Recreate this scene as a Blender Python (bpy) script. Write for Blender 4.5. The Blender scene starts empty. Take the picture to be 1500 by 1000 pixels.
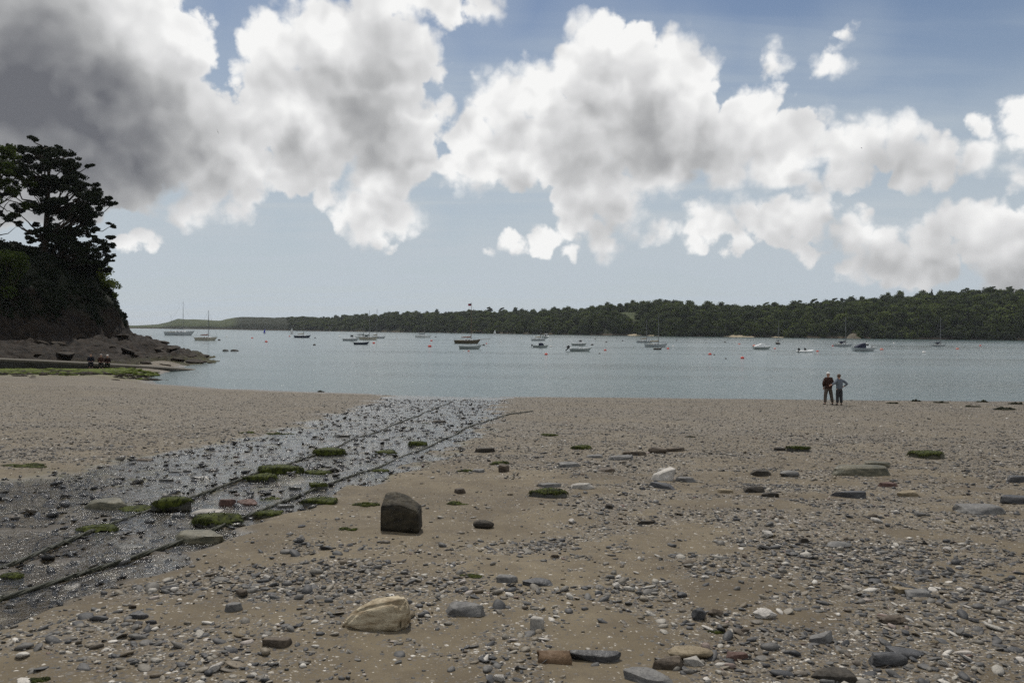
import bpy, bmesh, math, random
import numpy as np
from mathutils import Vector, Matrix, Euler

R = math.radians
rng = np.random.default_rng(7)
random.seed(7)
scene = bpy.context.scene
col = scene.collection

# ------------------------------------------------------------------ camera
F, CX, CY = 1149.0, 750.0, 500.0          # photograph's focal length and centre, in its own pixels
CAM = Vector((0, 0, 4.2))
ROLL, PITCH = 0.00885, math.atan(17.0 / F)
fwd = Vector((0, math.cos(PITCH), -math.sin(PITCH)))
zup = Vector((0, math.sin(PITCH), math.cos(PITCH)))
c_right = (Vector((1, 0, 0)) * math.cos(ROLL) + zup * math.sin(ROLL)).normalized()
c_up = (zup * math.cos(ROLL) - Vector((1, 0, 0)) * math.sin(ROLL)).normalized()
cam_d = bpy.data.cameras.new('camera')
cam = bpy.data.objects.new('camera', cam_d)
col.objects.link(cam)
cam.matrix_world = Matrix((
    (c_right.x, c_up.x, -fwd.x, CAM.x), (c_right.y, c_up.y, -fwd.y, CAM.y),
    (c_right.z, c_up.z, -fwd.z, CAM.z), (0, 0, 0, 1)))
cam_d.sensor_width = 36.0
cam_d.lens = F / 1500 * 36.0
cam_d.clip_start = 0.1
cam_d.clip_end = 30000
scene.camera = cam

def ray(px, py):
    return (fwd * F + c_right * (px - CX) - c_up * (py - CY)).normalized()

def at_z(px, py, z):
    d = ray(px, py)
    return CAM + d * ((z - CAM.z) / d.z)

def at_y(px, py, y):
    d = ray(px, py)
    return CAM + d * (y / d.y)

# ------------------------------------------------------------------ light and exposure
SUN_EL, SUN_AZ = 56.0, -14.0               # degrees; azimuth from +Y towards +X
EXPO = -0.6
scene.view_settings.view_transform = 'Standard'
scene.view_settings.look = 'None'
scene.view_settings.exposure = EXPO
scene.view_settings.gamma = 1.0
scene.view_settings.use_curve_mapping = False
scene.render.engine = 'CYCLES'
scene.cycles.use_denoising = False
scene.cycles.use_adaptive_sampling = True
scene.cycles.adaptive_threshold = 0.006
scene.cycles.sample_clamp_direct = 12.0
scene.cycles.max_bounces = 6
scene.cycles.diffuse_bounces = 3
scene.cycles.glossy_bounces = 3
scene.cycles.transparent_max_bounces = 8
scene.cycles.sample_clamp_indirect = 4.0
sun_dir = Vector((math.sin(R(SUN_AZ)) * math.cos(R(SUN_EL)), math.cos(R(SUN_AZ)) * math.cos(R(SUN_EL)), math.sin(R(SUN_EL))))
sun_d = bpy.data.lights.new('sun', 'SUN')
sun_d.energy = 4.6
sun_d.angle = R(0.53)
sun_d.color = (1.0, 0.95, 0.87)
sun = bpy.data.objects.new('sun', sun_d)
sun.rotation_euler = sun_dir.to_track_quat('Z', 'Y').to_euler()
sun.location = (0, 0, 60)
col.objects.link(sun)

# ------------------------------------------------------------------ node helper
class NT:
    def __init__(self, tree):
        self.t = tree
        self.n = tree.nodes
    def node(self, kind, **kw):
        nd = self.n.new(kind)
        for k, v in kw.items():
            setattr(nd, k, v)
        return nd
    def link(self, a, b):
        self.t.links.new(a, b)
    def put(self, sock, v):
        if hasattr(v, 'is_output'):
            self.link(v, sock)
        else:
            if isinstance(v, (tuple, list, Vector)) and len(v) == 3 and sock.type == 'RGBA':
                v = tuple(v) + (1.0,)
            sock.default_value = v
    def math(self, op, a, b=None, c=None, clamp=False):
        nd = self.node('ShaderNodeMath', operation=op, use_clamp=clamp)
        self.put(nd.inputs[0], a)
        if b is not None: self.put(nd.inputs[1], b)
        if c is not None: self.put(nd.inputs[2], c)
        return nd.outputs[0]
    def vec(self, op, a, b=None, scale=None):
        nd = self.node('ShaderNodeVectorMath', operation=op)
        self.put(nd.inputs[0], a)
        if b is not None: self.put(nd.inputs[1], b)
        if scale is not None: self.put(nd.inputs['Scale'], scale)
        return nd.outputs['Value'] if op in ('DISTANCE', 'LENGTH', 'DOT_PRODUCT') else nd.outputs['Vector']
    def mr(self, v, a, b, c=0.0, d=1.0, smooth=True):
        nd = self.node('ShaderNodeMapRange', interpolation_type='SMOOTHSTEP' if smooth else 'LINEAR')
        self.put(nd.inputs[0], v)
        for i, x in enumerate((a, b, c, d)): self.put(nd.inputs[i + 1], x)
        return nd.outputs[0]
    def noise(self, vec=None, scale=5.0, detail=4.0, rough=0.55, dist=0.0, out='Fac'):
        nd = self.node('ShaderNodeTexNoise')
        if vec is not None: self.put(nd.inputs['Vector'], vec)
        for k, v in (('Scale', scale), ('Detail', detail), ('Roughness', rough), ('Distortion', dist)): self.put(nd.inputs[k], v)
        return nd.outputs['Fac' if out == 'Fac' else 'Color']
    def voronoi(self, vec, scale, out='Distance', feature='F1', rand=1.0):
        nd = self.node('ShaderNodeTexVoronoi', feature=feature)
        self.put(nd.inputs['Vector'], vec); self.put(nd.inputs['Scale'], scale); self.put(nd.inputs['Randomness'], rand)
        return nd.outputs[out]
    def mix(self, f, a, b, blend='MIX'):
        nd = self.node('ShaderNodeMix', data_type='RGBA', blend_type=blend)
        self.put(nd.inputs[0], f); self.put(nd.inputs[6], a); self.put(nd.inputs[7], b)
        return nd.outputs[2]
    def ramp(self, v, stops, interp='LINEAR'):
        nd = self.node('ShaderNodeValToRGB')
        cr = nd.color_ramp
        cr.interpolation = interp
        while len(cr.elements) < len(stops): cr.elements.new(0.5)
        for e, (p, c) in zip(cr.elements, stops):
            e.position = p; e.color = tuple(c) + (1.0,)
        self.put(nd.inputs[0], v)
        return nd.outputs[0]
    def attr(self, name, out='Fac'):
        return self.node('ShaderNodeAttribute', attribute_name=name).outputs[out]
    def bump(self, h, strength=0.5, dist=0.02, normal=None):
        nd = self.node('ShaderNodeBump')
        self.put(nd.inputs['Height'], h); self.put(nd.inputs['Strength'], strength); self.put(nd.inputs['Distance'], dist)
        if normal is not None: self.put(nd.inputs['Normal'], normal)
        return nd.outputs[0]
    def mapping(self, vec, scale=(1, 1, 1), rot=(0, 0, 0), loc=(0, 0, 0)):
        nd = self.node('ShaderNodeMapping')
        self.put(nd.inputs[0], vec); nd.inputs['Scale'].default_value = scale
        nd.inputs['Rotation'].default_value = rot; nd.inputs['Location'].default_value = loc
        return nd.outputs[0]

# ------------------------------------------------------------------ sky: Nishita plus cumulus in direction space
def blob_dirs(px):
    return [(ray(x, y), r * 0.97 / F) for x, y, r in px]

CLOUD = [
 (-150,-20,150),(-40,60,150),(80,40,120),(60,150,135),(175,60,95),(240,70,68),(286,80,34),(150,200,105),(230,185,85),(300,170,48),(70,235,85),(190,245,55),(-20,200,120),(-130,170,140),
 (295,296,26),(270,302,20),(335,306,18),(330,215,70),(352,262,42),(310,255,40),
 (400,80,52),(362,104,28),(470,60,62),(540,55,65),(600,80,48),(636,105,22),(420,165,80),(520,150,105),(600,190,58),(648,158,24),(450,225,66),(560,250,66),(620,235,34),(540,308,48),(585,318,36),(500,325,24),(470,290,22),
 (560,-10,56),(640,-8,44),(700,0,30),
 (690,195,42),(740,152,52),(800,142,55),(874,66,46),(856,110,60),(925,82,45),(985,90,38),(1016,108,30),(930,160,95),(830,200,75),(760,220,56),(700,238,40),(660,240,26),(1000,190,75),(1085,195,55),(1122,172,32),(1160,205,50),(1212,212,26),(870,265,62),(960,240,52),(1060,238,45),(1120,240,38),(850,315,38),(905,300,42),(800,350,26),(750,362,20),(712,364,14),(880,345,30),(835,368,16),
 (1265,220,38),(1312,214,34),(1362,224,38),(1415,236,26),(1240,250,28),(1330,255,28),(1180,262,20),(1380,255,22),(1440,190,16),(1492,180,26),(1530,170,30),
 (1042,322,36),(1095,306,32),(1132,330,44),(1080,355,26),(1195,325,40),(1245,345,38),(1170,362,24),(1295,350,22),(1020,345,18),
 (1400,325,30),(1440,318,24),(1360,345,34),(1450,362,48),(1380,388,40),(1495,380,55),(1300,385,36),(1245,392,24),(1490,415,34),(1340,408,24),(1560,350,60),
 (1216,90,26),(1132,96,18),(1246,42,12),(198,350,14),(178,352,12),(215,350,9),(1498,264,20),(966,342,14),(560,350,16),
]
DARK = [
 (-80,130,170,.7),(50,165,140,.72),(150,205,115,.78),(235,205,85,.66),(60,50,80,.35),(305,205,60,.35),(180,270,60,.2),
 (555,105,85,.55),(560,190,70,.5),(480,130,45,.22),(470,250,55,.42),(600,262,45,.38),(572,325,45,.35),(420,180,50,.15),
 (930,165,85,.45),(860,135,55,.22),(960,215,75,.55),(1050,232,60,.5),(830,235,70,.35),(880,300,50,.4),(890,345,30,.45),(760,215,50,.22),(1135,215,50,.36),
 (1340,250,60,.5),(1270,250,45,.32),(1410,240,30,.2),(1210,355,65,.55),(1120,345,45,.4),(1060,358,40,.32),
 (1400,398,60,.5),(1485,410,60,.5),(1300,400,50,.4),(1380,340,40,.25),(1560,370,70,.4),
]

def build_world():
    w = bpy.data.worlds.new('World')
    scene.world = w
    w.use_nodes = True
    w.cycles.sampling_method = 'MANUAL'
    w.cycles.sample_map_resolution = 512
    t = NT(w.node_tree)
    for nd in list(t.n): t.n.remove(nd)
    STR = 0.10
    sky = t.node('ShaderNodeTexSky', sky_type='NISHITA')
    sky.sun_disc = False
    sky.sun_elevation = R(SUN_EL)
    sky.sun_rotation = R(SUN_AZ)
    sky.altitude = 0
    sky.air_density = 1.0
    sky.dust_density = 0.6
    sky.ozone_density = 2.0
    D = t.vec('NORMALIZE', t.node('ShaderNodeTexCoord').outputs['Generated'])
    # turbulent displacement of the lookup direction
    n1 = t.noise(D, 9.0, 1.0, 0.5, out='Color')
    n2 = t.noise(D, 32.0, 3.0, 0.5, out='Color')
    off = t.vec('ADD', t.vec('SCALE', t.vec('SUBTRACT', n1, (0.5, 0.5, 0.5)), scale=0.022),
                t.vec('SCALE', t.vec('SUBTRACT', n2, (0.5, 0.5, 0.5)), scale=0.020))
    Dp = t.vec('ADD', D, off)
    def field(P, rmin):
        f = None
        for c, r in blob_dirs([b for b in CLOUD if b[2] >= rmin]):
            v = t.math('SUBTRACT', r, t.vec('DISTANCE', P, c))
            f = v if f is None else t.math('MAXIMUM', f, v)
        return f
    f = field(Dp, 0)
    # cloud that stands between this point and the sun: shades the undersides, leaves the tops bright
    shade = field(t.vec('NORMALIZE', t.vec('ADD', t.vec('ADD', D, t.vec('SCALE', off, scale=1.6)), tuple(Vector(sun_dir) * 0.062))), 26)
    # generic broken cumulus for the part of the sky that the picture does not show
    sep = t.node('ShaderNodeSeparateXYZ'); t.link(D, sep.inputs[0])
    zz = t.math('ADD', t.math('MAXIMUM', sep.outputs[2], 0.0), 0.12)
    comb = t.node('ShaderNodeCombineXYZ')
    t.link(t.math('DIVIDE', sep.outputs[0], zz), comb.inputs[0]); t.link(t.math('DIVIDE', sep.outputs[1], zz), comb.inputs[1])
    P = comb.outputs[0]
    gen = t.math('MULTIPLY', t.math('SUBTRACT', t.noise(P, 1.1, 5.0, 0.55), 0.50), 0.5)
    view = t.vec('DOT_PRODUCT', D, tuple(ray(750, 250)))
    outside = t.mr(view, 0.80, 0.74)
    gen = t.math('ADD', gen, t.math('MULTIPLY', t.math('SUBTRACT', outside, 1.0), 0.5))
    f = t.math('MAXIMUM', f, gen)
    fine = t.noise(D, 110.0, 3.0, 0.6)
    lump = t.voronoi(Dp, 24.0)
    lump2 = t.voronoi(Dp, 58.0)
    bil = t.math('ADD', t.math('MULTIPLY', t.math('SUBTRACT', 0.46, lump), 0.026), t.math('MULTIPLY', t.math('SUBTRACT', 0.46, lump2), 0.015))
    f2 = t.math('ADD', t.math('ADD', f, bil), t.math('MULTIPLY', t.math('SUBTRACT', fine, 0.52), 0.014))
    soft = t.mr(t.noise(D, 11.0, 1.0, 0.5), 0.40, 0.68, 0.0045, 0.014)
    alpha = t.mr(f2, t.math('MULTIPLY', soft, -1.0), soft)
    # how much cloud the light has to come through
    n3 = t.noise(D, 14.0, 3.0, 0.5, out='Color')
    Dd = t.vec('ADD', D, t.vec('SCALE', t.vec('SUBTRACT', n3, (0.5, 0.5, 0.5)), scale=0.028))
    dk = None
    for x, y, r, wt in DARK:
        if 320 < x < 1160: wt *= 0.5
        elif x >= 1160: wt *= 1.15
        c = ray(x, y)
        v = t.mr(t.vec('DISTANCE', Dd, c), 0.0, r / F * 1.35, wt, 0.0)
        dk = v if dk is None else t.math('ADD', dk, v)
    gd = t.math('MULTIPLY', t.mr(gen, 0.02, 0.16), 0.6)
    dk = t.math('ADD', dk, gd)
    dk = t.math('DIVIDE', dk, t.math('ADD', 0.92, t.math('MULTIPLY', dk, 0.42)))
    # billow relief: the same noise looked up a little towards the sun
    s = Vector(sun_dir)
    b0 = t.noise(Dp, 17.0, 2.0, 0.5)
    b1 = t.noise(t.vec('ADD', Dp, tuple(s * 0.018)), 17.0, 2.0, 0.5)
    relief = t.math('MULTIPLY', t.math('SUBTRACT', b1, b0), 0.9)
    sh = t.math('MULTIPLY', t.mr(t.math('ADD', shade, bil), -0.012, 0.085, 0.0, 0.40), t.mr(b0, 0.3, 0.7, 0.8, 1.1))
    thick = t.math('ADD', t.math('ADD', t.math('MULTIPLY', dk, 0.62), sh), relief)
    thick = t.math('ADD', thick, t.math('MULTIPLY', t.math('SUBTRACT', lump, 0.5), 0.10))
    thick = t.math('MULTIPLY', thick, 1.0, clamp=True)
    ccol = t.ramp(thick, [(0.0, (0.93, 0.93, 0.92)), (0.2, (0.71, 0.712, 0.715)), (0.5, (0.45, 0.455, 0.46)), (0.8, (0.25, 0.255, 0.268)), (1.0, (0.145, 0.15, 0.168))])
    gain = 1.0 / STR * 2 ** (-EXPO)
    ccol = t.vec('SCALE', ccol, scale=gain)
    # thin high veil
    Pv = t.mapping(P, (0.35, 1.6, 1.0), (0, 0, R(12)))
    veil = t.mr(t.noise(Pv, 1.6, 4.0, 0.6, 0.4), 0.42, 0.78, 0.0, 0.35)
    low = t.mr(sep.outputs[2], 0.0, 0.42, 0.92, 0.0)
    veil = t.math('ADD', veil, low, clamp=True)
    skyc = t.vec('SCALE', sky.outputs[0], scale=1.0)
    veil = t.math('ADD', veil, t.mr(f, -0.055, 0.0, 0.0, 0.18), clamp=True)
    skyc = t.mix(veil, skyc, tuple(x * gain for x in (0.49, 0.55, 0.60)))
    out = t.mix(alpha, skyc, ccol)
    bg = t.node('ShaderNodeBackground')
    t.link(out, bg.inputs[0]); bg.inputs[1].default_value = STR
    o = t.node('ShaderNodeOutputWorld')
    t.link(bg.outputs[0], o.inputs[0])
build_world()

# ------------------------------------------------------------------ mesh and noise helpers
def hash3(ix, iy, iz, seed):
    h = (ix * 374761393 + iy * 668265263 + iz * 2147483647 + seed * 1274126177) & 0xFFFFFFFF
    h = ((h ^ (h >> 13)) * 1274126177) & 0xFFFFFFFF
    h = ((h ^ (h >> 16)) * 2246822519) & 0xFFFFFFFF
    return ((h ^ (h >> 15)) & 0xFFFFFF) / float(0xFFFFFF)

def vnoise(x, y, z=0.0, seed=0):
    x = np.asarray(x, float); y = np.asarray(y, float); z = np.asarray(z, float) + np.zeros_like(x)
    ix, iy, iz = np.floor(x).astype(np.int64), np.floor(y).astype(np.int64), np.floor(z).astype(np.int64)
    fx, fy, fz = x - ix, y - iy, z - iz
    fx, fy, fz = [a * a * (3 - 2 * a) for a in (fx, fy, fz)]
    r = 0
    for dx in (0, 1):
        for dy in (0, 1):
            for dz in (0, 1):
                w = (fx if dx else 1 - fx) * (fy if dy else 1 - fy) * (fz if dz else 1 - fz)
                r = r + w * hash3(ix + dx, iy + dy, iz + dz, seed)
    return r

def fbm(x, y, z=0.0, octv=4, seed=0, gain=0.5):
    a, s, n, f = 1.0, 0.0, 0.0, 1.0
    for o in range(octv):
        s = s + a * vnoise(np.asarray(x) * f, np.asarray(y) * f, np.asarray(z) * f, seed + o * 17)
        n += a; a *= gain; f *= 2.03
    return s / n

def sstep(a, b, x):
    t = np.clip((np.asarray(x, float) - a) / (b - a), 0, 1)
    return t * t * (3 - 2 * t)

def new_obj(name, data, parent=None):
    o = bpy.data.objects.new(name, data)
    col.objects.link(o)
    if parent is not None: o.parent = parent
    return o

def mesh_np(name, V, faces, mat, parent=None, smooth=False, attrs=None):
    """V (n,3); faces: list of (m,k) int arrays"""
    me = bpy.data.meshes.new(name)
    V = np.asarray(V, np.float32)
    me.vertices.add(len(V))
    me.vertices.foreach_set('co', V.ravel())
    if not isinstance(faces, (list, tuple)): faces = [faces]
    faces = [np.asarray(f, np.int32) for f in faces if len(f)]
    idx = np.concatenate([f.ravel() for f in faces])
    tot = np.concatenate([np.full(len(f), f.shape[1], np.int32) for f in faces])
    start = np.concatenate(([0], np.cumsum(tot)[:-1])).astype(np.int32)
    me.loops.add(len(idx)); me.loops.foreach_set('vertex_index', idx)
    me.polygons.add(len(tot)); me.polygons.foreach_set('loop_start', start)
    try: me.polygons.foreach_set('loop_total', tot)
    except Exception: pass
    if smooth: me.polygons.foreach_set('use_smooth', np.ones(len(tot), bool))
    for k, v in (attrs or {}).items():
        a = me.attributes.new(k, 'FLOAT', 'POINT'); a.data.foreach_set('value', np.asarray(v, np.float32))
    me.update(calc_edges=True)
    me.materials.append(mat)
    return new_obj(name, me, parent)

class MB:
    """collects shapes into one mesh"""
    def __init__(self): self.v = []; self.f = []
    def add(self, vs, fs):
        b = len(self.v)
        self.v += [tuple(v) for v in vs]
        self.f += [tuple(i + b for i in f) for f in fs]
    def box(self, c, s, rz=0.0, taper=1.0, ry=0.0):
        hx, hy, hz = s[0] / 2, s[1] / 2, s[2] / 2
        m = Matrix.Translation(c) @ Euler((0, ry, rz)).to_matrix().to_4x4()
        vs = []
        for z in (-1, 1):
            k = taper if z > 0 else 1.0
            for x, y in ((-1, -1), (1, -1), (1, 1), (-1, 1)): vs.append(m @ Vector((x * hx * k, y * hy * k, z * hz)))
        self.add(vs, [(0, 3, 2, 1), (4, 5, 6, 7), (0, 1, 5, 4), (1, 2, 6, 5), (2, 3, 7, 6), (3, 0, 4, 7)])
    def tube(self, pts, rads, n=6, cap=True):
        pts = [Vector(p) for p in pts]
        if not isinstance(rads, (list, tuple, np.ndarray)): rads = [rads] * len(pts)
        vs, fs = [], []
        prev = None
        for i, p in enumerate(pts):
            d = (pts[min(i + 1, len(pts) - 1)] - pts[max(i - 1, 0)]).normalized()
            if prev is None:
                a = d.orthogonal().normalized()
            else:
                a = (prev - d * prev.dot(d)).normalized()
            prev = a
            b = d.cross(a)
            for k in range(n):
                t = 2 * math.pi * k / n
                vs.append(p + (a * math.cos(t) + b * math.sin(t)) * rads[i])
        for i in range(len(pts) - 1):
            for k in range(n):
                fs.append((i * n + k, i * n + (k + 1) % n, (i + 1) * n + (k + 1) % n, (i + 1) * n + k))
        if cap:
            fs.append(tuple(reversed(range(n)))); fs.append(tuple((len(pts) - 1) * n + k for k in range(n)))
        self.add(vs, fs)
    def lathe(self, prof, n=12, c=(0, 0, 0)):
        vs, fs = [], []
        for r, z in prof:
            for k in range(n):
                t = 2 * math.pi * k / n
                vs.append((c[0] + r * math.cos(t), c[1] + r * math.sin(t), c[2] + z))
        m = len(prof)
        for i in range(m - 1):
            for k in range(n):
                fs.append((i * n + k, i * n + (k + 1) % n, (i + 1) * n + (k + 1) % n, (i + 1) * n + k))
        fs.append(tuple(reversed(range(n)))); fs.append(tuple((m - 1) * n + k for k in range(n)))
        self.add(vs, fs)
    def build(self, name, mat, parent=None, smooth=False, bevel=0.0):
        me = bpy.data.meshes.new(name)
        me.from_pydata(self.v, [], self.f)
        if bevel:
            bm = bmesh.new(); bm.from_mesh(me)
            bmesh.ops.bevel(bm, geom=bm.edges[:], offset=bevel, segments=2, affect='EDGES', clamp_overlap=True)
            bm.to_mesh(me); bm.free()
        if smooth: me.polygons.foreach_set('use_smooth', np.ones(len(me.polygons), bool))
        me.materials.append(mat)
        return new_obj(name, me, parent)

def tag(o, label=None, cat=None, group=None, kind=None):
    if label: o['label'] = label
    if cat: o['category'] = cat
    if group: o['group'] = group
    if kind: o['kind'] = kind
    return o

def empty(name, loc=(0, 0, 0), rz=0.0):
    o = new_obj(name, None)
    o.location = loc; o.rotation_euler = (0, 0, rz); o.empty_display_size = 0.2
    return o

def ico(sub):
    bm = bmesh.new(); bmesh.ops.create_icosphere(bm, subdivisions=sub, radius=1.0)
    bm.verts.ensure_lookup_table()
    V = np.array([v.co[:] for v in bm.verts]); Fc = np.array([[v.index for v in f.verts] for f in bm.faces])
    bm.free()
    return V, Fc
ICO = {k: ico(k) for k in (1, 2, 3)}   # 20, 80, 320 faces

# ------------------------------------------------------------------ materials
def material(name, fn):
    m = bpy.data.materials.new(name); m.use_nodes = True
    t = NT(m.node_tree)
    p = m.node_tree.nodes['Principled BSDF']
    fn(t, p)
    return m

def obj_co(t): return t.node('ShaderNodeTexCoord').outputs['Object']
def world_co(t): return t.node('ShaderNodeNewGeometry').outputs['Position']

def plain(name, c, rough=0.5, var=0.15, scale=6.0, spec=0.5, metal=0.0, bump=0.0):
    def fn(t, p):
        n = t.noise(obj_co(t), scale, 4, 0.6)
        t.put(p.inputs['Base Color'], t.mix(n, tuple(x * (1 - var) for x in c), tuple(min(1, x * (1 + var)) for x in c)))
        t.put(p.inputs['Roughness'], t.mr(n, 0.3, 0.7, max(0.02, rough - 0.08), min(1, rough + 0.08)))
        p.inputs['Specular IOR Level'].default_value = spec
        p.inputs['Metallic'].default_value = metal
        if bump: t.put(p.inputs['Normal'], t.bump(t.noise(obj_co(t), scale * 5, 4, 0.6), bump, 0.02))
    return material(name, fn)

def stone_mat(name, c1, c2, rough=0.75, strata=0.0, sc=7.0, spec=0.35):
    def fn(t, p):
        co = obj_co(t)
        co2 = t.mapping(co, (1, 1, 1 + strata * 6))
        n = t.noise(co2, sc, 6, 0.62, 0.3)
        n2 = t.noise(co, sc * 6, 4, 0.6)
        c = t.mix(t.mr(n, 0.32, 0.68), c1, c2)
        c = t.mix(t.mr(n2, 0.45, 0.75, 0.0, 0.45), c, tuple(x * 0.45 for x in c1))
        t.put(p.inputs['Base Color'], c)
        t.put(p.inputs['Roughness'], t.mr(n2, 0.3, 0.7, rough - 0.12, min(1, rough + 0.12)))
        p.inputs['Specular IOR Level'].default_value = spec
        h = t.math('ADD', t.math('MULTIPLY', n, 0.7), t.math('MULTIPLY', n2, 0.3))
        t.put(p.inputs['Normal'], t.bump(h, 0.7, 0.03))
    return material(name, fn)

M = {}
M['slate'] = stone_mat('slate', (0.031, 0.031, 0.032), (0.076, 0.074, 0.073), 0.55, 0.4)
M['grey_stone'] = stone_mat('grey_stone', (0.085, 0.083, 0.08), (0.17, 0.163, 0.15), 0.7, 0.3)
M['pale_stone'] = stone_mat('pale_stone', (0.22, 0.205, 0.18), (0.38, 0.355, 0.315), 0.75)
M['white_stone'] = stone_mat('white_stone', (0.34, 0.315, 0.28), (0.54, 0.505, 0.455), 0.7)
M['tan_stone'] = stone_mat('tan_stone', (0.13, 0.10, 0.058), (0.26, 0.21, 0.135), 0.75, 0.5, 9)
M['boulder_tan'] = stone_mat('boulder_tan', (0.19, 0.14, 0.08), (0.46, 0.395, 0.275), 0.8, 0.6, 6)
M['brown_stone'] = stone_mat('brown_stone', (0.045, 0.034, 0.024), (0.115, 0.088, 0.06), 0.75, 0.3)
M['dark_stone'] = stone_mat('dark_stone', (0.018, 0.015, 0.011), (0.055, 0.045, 0.032), 0.8, 0.3)
M['red_stone'] = stone_mat('red_stone', (0.06, 0.03, 0.022), (0.12, 0.066, 0.05), 0.75)
M['block'] = stone_mat('block_stone', (0.013, 0.011, 0.007), (0.054, 0.044, 0.026), 0.85, 0.2, 5)
M['terracotta'] = stone_mat('terracotta', (0.10, 0.06, 0.03), (0.16, 0.10, 0.055), 0.75)
M['wet_stone'] = stone_mat('wet_stone', (0.02, 0.019, 0.015), (0.06, 0.056, 0.04), 0.35, 0.3, spec=0.5)
M['green_stone'] = stone_mat('green_stone', (0.045, 0.045, 0.026), (0.13, 0.115, 0.072), 0.6, 0.3, spec=0.4)

def weed_fn(c1, c2, rough=0.7):
    def fn(t, p):
        co = obj_co(t)
        n = t.noise(co, 18, 4, 0.6)
        t.put(p.inputs['Base Color'], t.mix(t.mr(n, 0.3, 0.7), c1, c2))
        p.inputs['Roughness'].default_value = rough
        p.inputs['Specular IOR Level'].default_value = 0.12
        t.put(p.inputs['Normal'], t.bump(t.noise(co, 90, 4, 0.7), 0.8, 0.02))
    return fn
M['weed'] = material('green_weed', weed_fn((0.011, 0.015, 0.004), (0.072, 0.085, 0.013)))
M['weed_dark'] = material('dark_weed', weed_fn((0.008, 0.009, 0.004), (0.028, 0.030, 0.011)))
M['weed_bright'] = material('bright_algae', weed_fn((0.030, 0.042, 0.004), (0.12, 0.155, 0.010)))

def pebble_fn(wet):
    def fn(t, p):
        v = t.attr('tint')
        k = 0.55 if wet else 1.0
        st = [(0.0, (0.036, 0.037, 0.039)), (0.18, (0.066, 0.065, 0.064)), (0.36, (0.11, 0.104, 0.094)), (0.50, (0.15, 0.133, 0.105)),
              (0.60, (0.085, 0.066, 0.046)), (0.70, (0.16, 0.128, 0.085)), (0.78, (0.22, 0.195, 0.155)), (0.86, (0.36, 0.335, 0.29)), (0.95, (0.52, 0.485, 0.43)), (1.0, (0.12, 0.062, 0.045))]
        c = t.ramp(v, [(a, tuple(x * k for x in b)) for a, b in st])
        n = t.noise(world_co(t), 90, 3, 0.6)
        c = t.mix(t.mr(n, 0.35, 0.7, 0.0, 0.5), c, t.vec('SCALE', c, scale=0.45))
        t.put(p.inputs['Base Color'], c)
        p.inputs['Roughness'].default_value = 0.17 if wet else 0.62
        p.inputs['Specular IOR Level'].default_value = 0.5 if wet else 0.35
        t.put(p.inputs['Normal'], t.bump(n, 0.8 if wet else 0.5, 0.010 if wet else 0.006))
    return fn
M['pebble'] = material('pebbles', pebble_fn(False))
M['pebble_wet'] = material('wet_pebbles', pebble_fn(True))

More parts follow.
